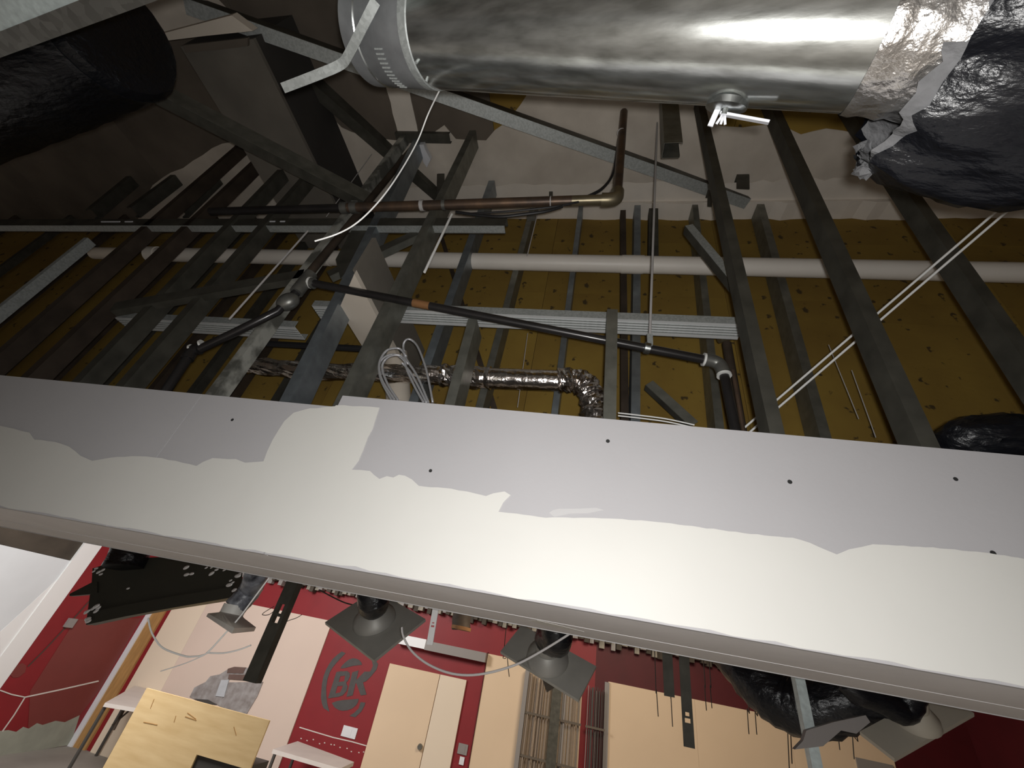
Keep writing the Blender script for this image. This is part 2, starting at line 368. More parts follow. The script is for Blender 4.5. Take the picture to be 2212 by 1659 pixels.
# =====================================================================================
# THINGS: ducts over the camera
# =====================================================================================
dC = Vector((-.5422, .2367, 1.1145)); dr = .1026          # 8 inch duct sloping down to the right
dA = Vector((.95757928, -.00470198, -.28813158)); dN = Vector((.00491022, .99998794, 0)); dM = Vector((.28812811, -.00141479, .95759083)); dZ = Vector((0, 0, 1))
def dP(s, ang, rr=1.0): return dC+dA*s+(dN*math.cos(ang)+dM*math.sin(ang))*dr*rr
duct = thing('round_duct', 'big shiny galvanized round duct overhead with crimped collar', 'duct', dC-dM*dr)
obj('duct_body', tube(B(), [dC+dA*.165, dC+dA*.4, dC+dA*.7, dC+dA*.98], dr*.985, 64), 'galv_duct', duct, smooth=True)
collar = obj('collar', tube(B(), [dC+dA*.042, dC+dA*.044, dC+dA*.158], [dr*.985, dr*.995, dr*1.0], 64, cap=False), 'galv_collar', duct, smooth=True)
obj('end_band', tube(B(), [dC, dC+dA*.002, dC+dA*.038], [dr*.97, dr*1.0, dr*.995], 64), 'galv_collar', duct, smooth=True)
obj('bead', tube(B(), [dC+dA*.038, dC+dA*.041, dC+dA*.044], [dr*.985, dr*1.015, dr*.985], 64, cap=False), 'galv', duct, smooth=True, label='bright raised bead')
obj('seam_band', tube(B(), [dC+dA*.155, dC+dA*.157, dC+dA*.175, dC+dA*.177], [dr*.985, dr*1.008, dr*1.008, dr*.985], 64, cap=False), 'galv_flat', duct, smooth=True)
for i in range(12):      # crimp ribs of the clamp on the collar
    a = -.62-i*.085
    obj('crimp', bar(B(), dP(.085, a, 1.004), dP(.105, a, 1.004), dM, .0022, .003), 'galv_flat', collar)
for a in (-.95, -1.35):
    obj('duct_screw', disc(B(), dP(.185, a, .98), dP(.185, a)-dP(.185, a, 0), .003, .006, 8), 'galv_flat', duct)
# foil taped end
bm = tube(B(), [dC+dA*(.955+.012*i) for i in range(10)], [dr*(1.0+.012*i*.5+.02*math.sin(i*2.1)*(i > 0)) for i in range(10)], 72, jitter=.014, cap=False)
obj('foil_tape', bm, 'foil_tape', duct, label='wrinkled foil tape round the right end', smooth=True)
# damper on the far lower side
da = -.66; dn = (dP(0, da)-dC).normalized(); dm = dP(.787, da, .99)
dmp = thing('damper_handle', 'silver damper regulator with wing nut under the round duct', 'handle', dm)
obj('base_disc', tube(B(), [dm-dn*.004, dm+dn*.006, dm+dn*.009], [.033, .033, .027], 28), 'galv', dmp, smooth=True)
obj('hub', tube(B(), [dm+dn*.008, dm+dn*.016], .008, 12), 'galv', dmp)
obj('lever', bar(B(), dm+dn*.014-dA*.006, dm+dn*.022+dA*.072, dn, .004, .013), 'plate_white', dmp)
obj('pointer', bar(B(), dm+dn*.008-dA*.012, dm+dn*.034-dA*.016, dA, .009, .004), 'plate_white', dmp)
for sg in (-1, 0, 1):
    obj('wing_nut', bar(B(), dm+dn*.012, dm+dn*.030+dA*.007*sg, dA, .004, .003), 'plate_white', dmp)
# black insulated flex at the right end
s0 = dC+dA*1.03+dN*.04-dM*.0
flex = thing('flexible_duct', 'black plastic wrapped flexible duct at the right end of the round duct', 'duct', s0-dM*.2)
sp = [s0+dA*(t*.035)+dM*(.0012*t*t)+dN*(.004*t) for t in range(16)]
def ragged(axis, c, r, m, name, lab=None, edge=.0):
    b_ = tube(B(), c, r, 72, jitter=.012, cap=False)
    for v in b_.verts:
        k_ = min(range(len(c)), key=lambda i: (v.co-c[i]).length); o_ = v.co-c[k_]
        an = math.atan2(o_.dot(dM), o_.dot(dN)); s_ = (v.co-c[0]).dot(axis)
        v.co += o_*(.035*math.sin(an*7+s_*9)+.03*math.sin(an*12-s_*17)+.02*math.sin(an*19+s_*30))
        if s_ < .004: v.co += axis*edge*(math.sin(an*9)+.6*math.sin(an*23+1)+random.uniform(-.3, .3))
    return obj(name, b_, m, flex, label=lab, smooth=True)
ragged(dA, sp, [dr*(1.30+.32*min(1, (i/3.0)**.8)+.06*math.sin(i*1.7)) for i in range(16)], 'black_plastic', 'black_sleeve', None, .008)
ragged(dA, [sp[0]-dA*.012, sp[0]+dA*.02, sp[2]], [dr*1.20, dr*1.30, dr*1.42], 'insulation', 'insulation', 'grey fibre insulation at the sleeve mouth', .006)
for i, a_ in enumerate((-.15, .05, -.4, .3)):
    p_ = sp[0]+(dN*math.cos(a_)+dM*math.sin(a_))*dr*1.36-dA*.004
    bmq = B(); bmesh.ops.create_icosphere(bmq, subdivisions=2, radius=.012, matrix=Matrix.Translation(p_))
    for v in bmq.verts: v.co += Vector((random.uniform(-1, 1), random.uniform(-1, 1), random.uniform(-1, 1)))*.005
    obj('insulation_tuft', bmq, 'insulation', flex)
# strap hanger
st = B()
pts = smoothpath([P(812, 2, Z=1.0), P(785, 55, Z=.985), P(752, 120, Z=.98), P(735, 140, Z=.98), P(690, 160, Z=.97), P(612, 190, Z=.96)], 5)
for i in range(len(pts)-1): bar(st, pts[i], pts[i+1]+(pts[i+1]-pts[i])*.08, (.45, .75, -.2), .019, .002)
obj('duct_strap', st, 'galv_flat', None, 'bent flat steel strap dangling from the left end of the duct', 'strap')
# rectangular duct top left
q0 = P(-260, 214, Z=.86); q1 = P(420, -37, Z=.86); a = (q1-q0).normalized(); nb = Vector((-a.y, a.x, 0))
if nb.y > 0: nb = -nb
rd = thing('rectangular_duct', 'grey galvanized rectangular duct in the top left corner', 'duct', q0)
obj('duct_body', hexa(B(), [q0, q1, q1+nb*.5, q0+nb*.5, q0+dZ*.22, q1+dZ*.22, q1+nb*.5+dZ*.22, q0+nb*.5+dZ*.22]), 'galv_light', rd)
obj('edge_flange', hexa(B(), [q0-dZ*.006-nb*.004, q1-dZ*.006-nb*.004, q1-dZ*.006+nb*.028, q0-dZ*.006+nb*.028, q0+dZ*.02-nb*.004, q1+dZ*.02-nb*.004, q1+nb*.028, q0+nb*.028]), 'galv', rd, label='bright folded edge')
# black flex behind it
pp = [P(-260, 330, Z=1.3), P(-40, 215, Z=1.3), P(110, 140, Z=1.3), P(235, 70, Z=1.3)]
sp = smoothpath(pp, 5)
fx = thing('flexible_duct', 'dark flexible duct in the shadow under the top left galvanized duct', 'duct', sp[0])
obj('black_sleeve', tube(B(), sp, [.17*(1+.03*(i % 2)) for i in range(len(sp))], 24), 'black_plastic', fx, smooth=True)
e = sp[-1]; ea = (sp[-1]-sp[-2]).normalized()
obj('sleeve_cuff', tube(B(), smoothpath([e, e+ea*.03, e+ea*.045], 3), [.172, .17, .165, .16, .14, .10, .05], 24), 'black_plastic', fx, smooth=True)

# =====================================================================================
# THINGS: plenum framing
# =====================================================================================
def vstud(lab, b, t, Y, m='stud', web=.09, fl=.035, z0=None, z1=None, name='steel_stud', cat='stud', group=None, side=None):
    p = P(*b, Y=Y); q = P(*t, Y=Y)
    if z0 is not None: p2 = ext(p, q, z0)
    else: p2 = p
    q2 = ext(p, q, z1) if z1 is not None else q
    sg = side if side else (1 if (p2.x+q2.x) > 0 else -1)
    off = Vector((-sg*fl/2, web/2, 0))
    return obj(name, cchan(B(), p2+off, q2+off, (0, 1, 0), (sg, 0, 0), web, fl), m, None, lab, cat, group)
TOP = CZ-.006; LOW = HB+.016
vstud('dark front stud, first upright right of the short galvanized track', (1678, 930), (1516, 228), .83, 'stud_dark', fl=.03, web=.05, z0=LOW, z1=TOP)
vstud('dark front stud crossed by the paired rods, second upright from the right', (2011, 965), (1674, 230), .83, 'stud_dark', fl=.034, web=.055, z0=LOW, z1=TOP)
vstud('dark front stud farthest right, under the black flexible duct', (2196, 730), (1843, 232), .88, 'stud_dark', fl=.034, web=.055, z0=LOW, z1=TOP)
vstud('grey rear stud between the first and second dark front studs', (1783, 940), (1653, 475), 1.35, 'stud', z0=.3, z1=TOP-.03)
vstud('rear stud just right of the black pipe elbow', (1555, 925), (1505, 473), 1.35, 'stud', fl=.03, z0=.3, z1=TOP-.03)
vstud('rear stud behind the threaded hanger rod', (1373, 906), (1377, 476), 1.35, 'stud_blue', fl=.034, z0=.3, z1=TOP-.03)
vstud('slim rear stud left of the hanger rod', (1198, 892), (1251, 476), 1.35, 'stud_blue', fl=.026, z0=.3, z1=TOP-.03)
vstud('rear stud left of the slim one, behind the foil duct', (1036, 877), (1143, 476), 1.30, 'stud', fl=.03, z0=.3, z1=TOP-.03)
vstud('blue-grey stud standing right of the coiled cable', (893, 866), (1023, 500), 1.20, 'stud_blue', fl=.036, z0=LOW, z1=TOP-.01)
vstud('thick front stud left of the coiled cable', (742, 852), (915, 498), .93, 'stud', fl=.034, z0=LOW, z1=TOP)
vstud('front stud under the pipe tee with a blue-grey flange', (615, 866), (800, 498), .95, 'stud_blue', fl=.036, z0=LOW, z1=TOP)
vstud('front stud mottled with white paint stains left of the tee', (455, 848), (648, 590), .93, 'stud_stained', fl=.032, web=.05, z0=LOW, z1=TOP)
vstud('short stud hung below the galvanized track near the crossed pipe', (971, 874), (1021, 689), .94, 'stud', fl=.03, z0=LOW, name='short_stud')
vstud('short straight stud under the middle of the galvanized track', (1317, 906), (1323, 668), .93, 'stud', fl=.033, z0=LOW, name='short_stud', web=.03)
vstud('brown upright behind the short straight stud', (1350, 905), (1347, 560), 1.38, 'stud_brown', fl=.03, web=.05, z0=.3, z1=TOP-.03)
def through(px, py): return (px, py), (px+(1367-px)*.25, py+(-423-py)*.25)
lefts = [(340, 740, .94, 'stud_dark', 'dark front stud crossing the left track, second gap'), (225, 760, .94, 'stud_dark', 'dark front stud left of the left track end'),
         (110, 760, .95, 'stud_brown', 'brown stud near the left bulkhead top'), (20, 740, .95, 'stud_brown', 'brownish stud at the left edge above the bulkhead')]
for x, y, Y, m, l in lefts:
    a, b = through(x, y); vstud(l, a, b, Y, m, fl=.034, web=.06, z0=LOW, z1=TOP)
a, b = through(95, 585); vstud('pale grey flange of a stud at the far left under the strut', a, b, .88, 'galv_flat', fl=.022, z0=LOW, z1=1.25, web=.04)
ORD = ('first', 'second', 'third', 'fourth', 'fifth', 'sixth', 'seventh', 'eighth', 'ninth', 'tenth', 'eleventh')
rl = [(690, 700), (600, 700), (520, 700), (440, 700), (360, 660), (280, 640), (190, 620), (100, 600), (20, 560), (-80, 540)]
for i, (x, y) in enumerate(rl):
    a, b = through(x, y); vstud(ORD[i]+' dim rear stud counted leftward from the pipe tee', a, b, 1.39, ('stud_dark', 'stud_brown')[i % 2], fl=.030, web=.045, z0=.3, z1=TOP-.03, group='dim rear studs at left')
for (x, y, tx, ty, l) in ((278, 448, 470, 306, 'dark upper stud left of the pair above the strut'), (383, 448, 515, 325, 'dark upper stud right of the pair above the strut'), (190, 452, 345, 325, 'blurred dark stud at upper left above the strut')):
    vstud(l, (x, y), (tx, ty), 1.12, 'stud_dark', fl=.04, z1=TOP, web=.07)
# track, reflected light put into the pale web, darker legs
def hchan(lab, a, b, Y, Z=None, m='stud', legs=.03, web=.09, name='steel_track', cat='track'):
    p = P(*a, Y=Y); q = P(*b, Y=Y)
    if Z is None: Z = (p.z+q.z)/2
    p.z = q.z = Z
    t = thing(name, lab, cat, p)
    obj('web', box(B(), (p.x, Y+.002, Z), (q.x, Y+web, Z+.002)), m, t)
    for f_ in (.25, .42, .58, .75): obj('rib', box(B(), (p.x, Y+web*f_-.0025, Z-.0015), (q.x, Y+web*f_+.0025, Z-.0001)), 'galv_flat', t)
    obj('leg', box(B(), (p.x, Y, Z), (q.x, Y+.002, Z+legs)), 'galv_flat', t)
    obj('leg', box(B(), (p.x, Y+web, Z), (q.x, Y+web+.002, Z+legs)), 'galv_flat', t)
    return t
hchan('bright galvanized track crossing the middle of the stud wall', (668, 668), (1608, 690), 1.03, m='track', web=.075)
hchan('bright galvanized track section at left behind the dark studs', (240, 690), (640, 700), 1.04, m='track', web=.075)
# strut at y=480
sY = .95; pl = P(-200, 488, Y=sY); pr = P(1090, 488, Y=sY); sz = (pl.z+pr.z)/2; pl.z = pr.z = sz
stt = thing('steel_strut', 'long dark horizontal strut with slotted face at upper left', 'strut', pl)
obj('channel', cchan(B(), pl+Vector((0, 0, .03)), pr+Vector((0, 0, .03)), (0, 0, 1), (0, 1, 0), .06, .036), 'stud_dark', stt)
obj('lip', box(B(), (pl.x, sY-.003, sz-.003), (pr.x, sY+.03, sz-.0005)), 'galv_flat', stt, label='bright lower lip')  # paler strip colours in the lit underside of the channel
for x0, x1 in ((228, 268), (279, 295), (573, 600), (611, 621)):
    a = P(x0, 473, Y=sY); b = P(x1, 473, Y=sY)
    obj('lit_slot_lip', box(B(), (a.x, sY-.004, sz+.030), (b.x, sY-.0005, sz+.036)), 'plate_white', stt)  # raised white strips stand in for the lit lips of the slots
# braces
def brace(lab, a, b, m, web=.07, fl=.035, u=(0, 0, 1), v=(0, 1, 0), name='steel_brace', lip=.008):
    return obj(name, cchan(B(), a, b, u, v, web, fl, lip), m, None, lab, 'brace')
def ang(lab, a, b, m1, m2, w1, w2, u, v, name='steel_brace'):
    t = thing(name, lab, 'brace', a); a = Vector(a); b = Vector(b); ax = (b-a).normalized()
    u = Vector(u); u = (u-ax*u.dot(ax)).normalized(); v = Vector(v); v = (v-ax*v.dot(ax)-u*v.dot(u)).normalized()
    obj('flange', bar(B(), a+u*w1/2, b+u*w1/2, u, w1, .003), m1, t); obj('web', bar(B(), a+v*w2/2, b+v*w2/2, v, w2, .003), m2, t); return t
ang('long diagonal brace running behind the round duct, pale lower flange', P(395, -6, Z=2.0), P(1622, 430, Z=2.26), 'galv_flat', 'stud_dark', .055, .085, (-.35, .9, -.2), (.35, -.8, .35))  # lit flange and dark web given separate colours
ang('dark diagonal brace from the black duct to the strut', P(228, 145, Z=1.62), P(800, 442, Z=1.62), 'stud_dark', 'stud', .05, .075, (-.5, .85, 0), (.5, -.8, .3))
ang('dark diagonal brace ending at a ceiling bracket left of the white wire', P(540, 62, Z=2.2), P(950, 420, Z=2.26), 'stud_dark', 'stud_dark', .06, .09, (-.7, .7, 0), (.7, -.7, .1))
brace('grey slanted channel left of the pipe tee', P(243, 662, Y=.93), P(655, 590, Y=.93), 'stud_dark', .05, .03)
ang('brown slanted strap with punched holes right of the tee', P(712, 597, Y=.98), P(905, 506, Y=.98), 'stud_dark', 'stud', .04, .03, (0, 0, 1), (0, 1, 0))
for x, y in ((795, 563), (806, 556)):  # white pieces stand in for the bright punched holes
    c = P(x, y, Y=.972); obj('bright_hole', bar(B(), c, c+Vector((.012, 0, .005)), (0, 0, 1), .012, .002), 'plate_white', None, ('left' if x < 800 else 'right')+' tiny bright punched hole, drawn white, on the brown slanted strap', 'tab', 'bright holes of the brown slanted strap')
ang('bent loose channel leaning against the first dark front stud', P(1480, 488, Y=.99), P(1600, 634, Y=.96), 'galv_flat', 'stud_dark', .03, .035, (.8, 0, .5), (0, 1, .2))
ang('low diagonal channel behind the bulkhead near the black drop pipe', P(1395, 832, Y=1.28), P(1492, 922, Y=1.28), 'stud', 'stud_dark', .035, .03, (.6, 0, .7), (0, 1, 0))
obj('flat_strap', bar(B(), P(947, 490, Y=1.40), P(1070, 890, Y=1.40), (1, 0, 0), .024, .003), 'stud_brown', None, 'dark flat strap crossing behind the studs in the middle', 'strap')
g = [P(x, y, Y=.97) for x, y in ((725, 560), (770, 478), (835, 470), (800, 520), (765, 560), (735, 600))]
obj('gusset_plate', poly(B(), g, (0, .004, 0)), 'stud_dark', None, 'dark gusset plate where the braces meet right of the tee', 'plate')
# beam along depth
bz = 1.95
x0 = P(598, 440, Z=bz).x; x1 = P(722, 440, Z=bz).x; y1 = RY-.01; y0 = P(470, 92, Z=bz).y
bmn = thing('roof_beam', 'broad grey boxed roof beam running away at upper left', 'beam', ((x0+x1)/2, y0, bz))
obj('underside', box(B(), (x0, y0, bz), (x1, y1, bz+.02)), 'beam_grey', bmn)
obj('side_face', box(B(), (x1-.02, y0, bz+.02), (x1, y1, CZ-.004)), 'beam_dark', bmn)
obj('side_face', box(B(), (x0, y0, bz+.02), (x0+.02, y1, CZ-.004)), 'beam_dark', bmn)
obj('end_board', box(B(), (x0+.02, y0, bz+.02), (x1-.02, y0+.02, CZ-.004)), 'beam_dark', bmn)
w1 = [P(x, y, Z=1.9) for x, y in ((302, 95), (330, 78), (500, 33), (546, 67), (440, 78))]
obj('drywall_scrap', poly(B(), w1, (0, 0, .04)), 'white_box', None, 'pale torn drywall scrap on the beam end at top left', 'scrap')
w1 = [P(x, y, Z=2.05) for x, y in ((300, 0), (420, -10), (470, 40), (340, 75), (305, 90), (285, 40))]
obj('plaster_scrap', poly(B(), w1, (0, 0, .1)), 'plaster', None, 'grey plaster chunk hanging by the top left duct corner', 'scrap')
w1 = [P(x, y, Z=1.93) for x, y in ((395, 98), (535, 82), (535, 100), (470, 108), (400, 114))]
obj('wood_scrap', poly(B(), w1, (0, 0, .015)), 'dust_brown', None, 'ragged tan strip under the pale scrap at upper left', 'scrap')
# white boxed beam behind the coil
wz = .97
wx0 = P(740, 680, Z=wz).x; wx1 = P(812, 680, Z=wz).x
wb = thing('white_boxed_beam', 'off-white boxed beam behind the left studs, pale underside', 'beam', (wx0, 1.1, wz))
obj('underside', hexa(B(), [(wx0, P(742, 668, Z=wz).y, wz), (wx1, P(779, 592, Z=wz).y, wz), (wx1, RY-.005, wz), (wx0, RY-.005, wz), (wx0, P(742, 668, Z=wz).y, wz+.02), (wx1, P(779, 592, Z=wz).y, wz+.02), (wx1, RY-.005, wz+.02), (wx0, RY-.005, wz+.02)]), 'white_box', wb)
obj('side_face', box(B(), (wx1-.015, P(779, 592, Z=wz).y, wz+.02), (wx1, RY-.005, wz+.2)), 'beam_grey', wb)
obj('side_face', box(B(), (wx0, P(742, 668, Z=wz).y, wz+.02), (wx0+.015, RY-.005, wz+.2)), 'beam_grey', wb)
obj('pvc_stub', tube(B(), [P(855, 760, Y=1.3), P(862, 880, Y=1.3)], .05, 20), 'white_box', None, 'beige upright pipe stub behind the coiled cable', 'pipe', smooth=True)
# ceiling brackets
def bracket(lab, pts, Z, t, m='stud_dark', name='ceiling_bracket', cat='bracket'):
    return obj(name, poly(B(), [P(x, y, Z=Z) for x, y in pts], (0, 0, t)), m, None, lab, cat)
cb = P(855, 298, Z=2.27); ce2 = P(972, 300, Z=2.27)
obj('strut_offcut', cchan(B(), cb+Vector((0, 0, .0)), ce2, (0, 1, 0), (0, 0, 1), .05, .026, 0), 'stud_dark', None, 'short dark strut offcut on the plaster behind the white wire', 'strut')
c = P(908, 325, Z=2.24)
obj('cable_clip', poly(B(), [P(x, y, Z=2.24) for x, y in ((895, 314), (915, 312), (918, 322), (930, 345), (922, 362), (914, 350), (912, 335), (897, 330))], (0, 0, .03)), 'plate_white', None, 'white cable clip below the strut offcut', 'clip')
def vplate(lab, px, py0, py1, Y, wd, m='stud_dark', name='ceiling_bracket'):
    p = P(px, py1, Y=Y); q = P(px, py0, Y=Y); t = thing(name, lab, 'bracket', p)
    obj('leg_plate', bar(B(), p, q, (1, 0, 0), wd, .004), m, t)
    obj('foot_plate', box(B(), (q.x-wd/2, Y-.002, q.z), (q.x+wd/2, Y+.04, q.z+.004)), m, t); return t
vplate('dark bracket at the lower end of the left diagonal brace', 952, 375, 432, 1.16, .045)
vplate('small dark tab on the pale plaster above the bronze pipe', 1190, 396, 424, 1.28, .022)
vplate('dark bent bracket at the right end of the long brace', 1605, 378, 408, 1.2, .06)
vplate('dark prong under the right end of the long brace', 1533, 412, 446, 1.22, .02)
vstud('grey channel stub hung from the ceiling right of the bronze drop', (1455, 308), (1448, 225), .80, 'stud', web=.06, fl=.07, z1=TOP, name='channel_stub')
vstud('flat grey offcut between pipe and first front stud', (1412, 560), (1412, 478), 1.37, 'stud_dark', web=.05, fl=.05, z1=TOP-.03, name='channel_stub')

# =====================================================================================
# THINGS: pipes
# =====================================================================================
py = 1.27; pz = P(1300, 569, Y=py).z
pv = thing('pvc_pipe', 'long white plastic pipe crossing the yellow wall', 'pipe', (0, py, pz))
xl = P(330, 551, Y=py).x; zl = P(500, 553, Y=py).z; zr = P(2150, 588, Y=py).z; xr = P(2150, 588, Y=py).x
zz = lambda x: zl+(zr-zl)*(x-P(500, 553, Y=py).x)/(xr-P(500, 553, Y=py).x)
obj('pipe', tube(B(), [(xl, py, zz(xl)), (2.9, py, zz(2.9))], .041, 24), 'pvc', pv, smooth=True)
for px in (690, 1366):
    x = P(px, 565, Y=py).x; obj('coupling', tube(B(), [(x-.05, py, zz(x)), (x+.05, py, zz(x))], .0435, 24), 'pvc', pv, smooth=True)
obj('end_cap', tube(B(), [(xl-.03, py, zz(xl)), (xl+.04, py, zz(xl))], .046, 24), 'pvc', pv, smooth=True)
x = P(240, 553, Y=py).x
obj('pvc_offcut', tube(B(), [(x-.16, py, zz(x)), (x+.1, py, zz(x))], .036, 20), 'white_box', None, 'short pale pipe piece at far left in line with the white pipe', 'pipe', smooth=True)
# bronze pipe
by = .88
A0 = P(455, 457, Y=by); A1 = P(745, 449, Y=by); A2 = P(1325, 431, Y=by); A3 = ext(A2, P(1351, 215, Y=by), TOP)
bp = thing('bronze_pipe', 'rusty bronze pipe with elbow, rising behind the round duct', 'pipe', A1)
obj('pipe', tube(B(), [A0, A1], .017, 16), 'black_pipe', bp, smooth=True)
obj('pipe', tube(B(), [A1, A1+(A2-A1)*.86], .0195, 18), 'bronze_pipe', bp, smooth=True)
obj('pipe', tube(B(), [A1+(A2-A1)*.86, A2-(A2-A1).normalized()*.02], .0195, 18), 'bronze_bright', bp, smooth=True)
up = (A3-A2).normalized(); lf = (A2-A1).normalized()
obj('elbow', tube(B(), smoothpath([A2-lf*.045, A2-lf*.012, A2+lf*.01+up*.012, A2+lf*.012+up*.055], 4), .026, 18), 'bronze_bright', bp, smooth=True)
obj('pipe', tube(B(), [A2+lf*.012+up*.05, A3], .0185, 18), 'bronze_pipe', bp, smooth=True)
for t_, m_ in ((.0, 'fitting'), (.04, 'fitting')):
    c = A1+(A2-A1)*t_; obj('coupling', tube(B(), [c-lf*.015, c+lf*.015], .025, 16), m_, bp, smooth=True)
def ringclamp(lab, c, d, r, wd, m='galv_flat', name='pipe_clamp', par=None):
    c = Vector(c); d = Vector(d).normalized()
    return obj(name, tube(B(), [c-d*wd/2, c+d*wd/2], r, 18, cap=True), m, par, lab if par is None else None, 'clamp' if par is None else None, smooth=True)
def onpipe(px): # point of the bronze pipe at a column
    t = (px-745)/(1325-745); return A1+(A2-A1)*t
ringclamp('pale clamp left of the short white rod', onpipe(926), lf, .0225, .016, 'wire_grey')
ringclamp('greenish clamp over the short white rod', onpipe(975), lf, .0225, .014, 'fitting')
ringclamp('thin wire tie near the bronze pipe elbow', onpipe(1201), lf, .0205, .004, 'wire_grey')
ringclamp('thin pale tie on the bronze drop pipe', A2+(A3-A2)*.72, up, .020, .004, 'wire_grey')
# black cables
def wire(lab, pts, r, m, name='wire', cat='wire', n=8, group=None, dens=5, par=None):
    return obj(name, tube(B(), smoothpath(pts, dens), r, n), m, par, lab, cat, group, smooth=True)
wire('black cable sagging under the bronze pipe', [P(x, y, Y=by-.015) for x, y in ((985, 458), (1030, 464), (1080, 468), (1130, 463), (1180, 456), (1215, 446))], .006, 'cable_black', 'cable', 'cable')
wire('second black cable tied below the bronze pipe', [P(x, y, Y=by-.012) for x, y in ((1000, 462), (1060, 459), (1120, 455), (1200, 446), (1250, 436))], .004, 'cable_black', 'cable', 'cable')
wire('black cable rising beside the bronze drop pipe', [P(x, y, Y=by+.03) for x, y in ((1270, 424), (1300, 408), (1322, 380), (1331, 340), (1336, 300))], .006, 'cable_black', 'cable', 'cable')
# sprinkler line
T = P(652, 607, Y=.86); E = P(1543, 781, Y=1.0)
sp_ = thing('sprinkler_pipe', 'black sprinkler pipe with tee, sloping down to a right elbow', 'pipe', E)
dv = (E-T).normalized()
obj('pipe', tube(B(), [T+dv*.02, E-dv*.01], .0135, 16), 'black_pipe', sp_, smooth=True)
tz = P(640, 640, Y=.86)
bmq = B(); tube(bmq, [P(672, 592, Y=.86), P(640, 632, Y=.86)], .022, 16); tube(bmq, [T, T+dv*.05], .02, 16)
obj('tee_fitting', bmq, 'fitting', sp_, smooth=True)
ringclamp('', T+dv*.035, dv, .0205, .008, 'white_seal', 'thread_seal', sp_)
obj('rust_patch', tube(B(), [T+dv*.43, T+dv*.49], .0142, 14), 'rust', sp_, smooth=True)
D1 = P(1562, 800, Y=1.0); D2 = ext(D1, P(1588, 925, Y=1.0), LOW); dd = (D2-D1).normalized()
obj('elbow', tube(B(), smoothpath([E-dv*.03, E, E+dv*.015+dd*.012, D1+dd*.015], 4), .0195, 16), 'fitting', sp_, smooth=True)
ringclamp('', E-dv*.03, dv, .0205, .006, 'white_seal', 'thread_seal', sp_); ringclamp('', D1+dd*.018, dd, .0205, .006, 'white_seal', 'thread_seal', sp_)
obj('pipe', tube(B(), [D1, D2], .0135, 16), 'black_pipe', sp_, smooth=True)
bl = [P(640, 632, Y=.86), P(625, 645, Y=.86), P(600, 672, Y=.86), P(500, 722, Y=.87), P(432, 754, Y=.88)]
obj('pipe', tube(B(), bl, .014, 14), 'black_pipe', sp_, smooth=True)
bmq = B(); bmesh.ops.create_uvsphere(bmq, u_segments=18, v_segments=12, radius=.031, matrix=Matrix.Translation(P(622, 652, Y=.86))@Matrix.Rotation(.8, 4, 'Y')@Matrix.Diagonal((1, .9, 1.25, 1)))
obj('ball_fitting', bmq, 'fitting', sp_, smooth=True)
ringclamp('', P(645, 622, Y=.86), bl[0]-bl[1], .018, .006, 'white_seal', 'thread_seal', sp_)
d2 = (bl[4]-bl[3]).normalized()
for x, y in ((438, 746), (416, 756)): ringclamp('', P(x, y, Y=.88), d2, .0195, .006, 'white_seal', 'thread_seal', sp_)
e0 = P(432, 754, Y=.88); e1 = P(404, 776, Y=.88); e2 = ext(e1, P(372, 824, Y=.88), LOW)
obj('elbow', tube(B(), smoothpath([e0, P(416, 758, Y=.88), e1], 4), .018, 14), 'black_pipe', sp_, smooth=True)
obj('pipe', tube(B(), [e1, e2], .014, 14), 'black_pipe', sp_, smooth=True)
v0 = P(662, 598, Y=.88); v1 = ext(v0, P(862, 355, Y=.97), TOP)
obj('riser', tube(B(), [v0, v1], .015, 16), 'stud_brown', sp_, smooth=True, label='dark brown riser going up to the ceiling')
h0 = P(1404, 742, Y=.955); h1 = ext(h0, P(1421, 222, Y=.93), TOP)
hr = thing('pipe_hanger', 'thin threaded hanger rod with clamp on the sprinkler pipe', 'hanger', h0)
obj('rod', tube(B(), [h0+Vector((0, 0, .02)), h1], .0042, 8), 'wire_grey', hr, smooth=True)
obj('clamp_ring', tube(B(), [P(1398, 752, Y=.965)-dv*.008, P(1398, 752, Y=.965)+dv*.008], .018, 16), 'galv', hr, smooth=True)
obj('clamp_strap', bar(B(), h0-Vector((0, 0, .005)), h0+Vector((0, 0, .035)), (1, 0, 0), .016, .012), 'galv_flat', hr)
# dark pipe with copper top
c0 = ext(P(1570, 740, Y=1.22), P(1601, 925, Y=1.22), .3); c1 = P(1570, 742, Y=1.22)
dp = thing('drain_pipe', 'dark upright pipe with copper cap beside the first dark front stud', 'pipe', c0)
obj('pipe', tube(B(), [c0, c1], .016, 12), 'stud_brown', dp, smooth=True)
obj('cap', tube(B(), [P(1553, 733, Y=1.22), P(1576, 727, Y=1.22)], .016, 12), 'bronze_bright', dp, smooth=True)
obj('conduit', tube(B(), [P(545, 741, Y=1.18), P(790, 754, Y=1.18)], .014, 10), 'cable_black', None, 'black horizontal conduit under the left track', 'conduit', smooth=True)
obj('conduit', tube(B(), [P(1583, 800, Y=1.06), ext(P(1583, 800, Y=1.06), P(1605, 925, Y=1.06), LOW)], .006, 8), 'bronze_pipe', None, 'thin copper tube beside the black drop pipe', 'conduit', smooth=True)
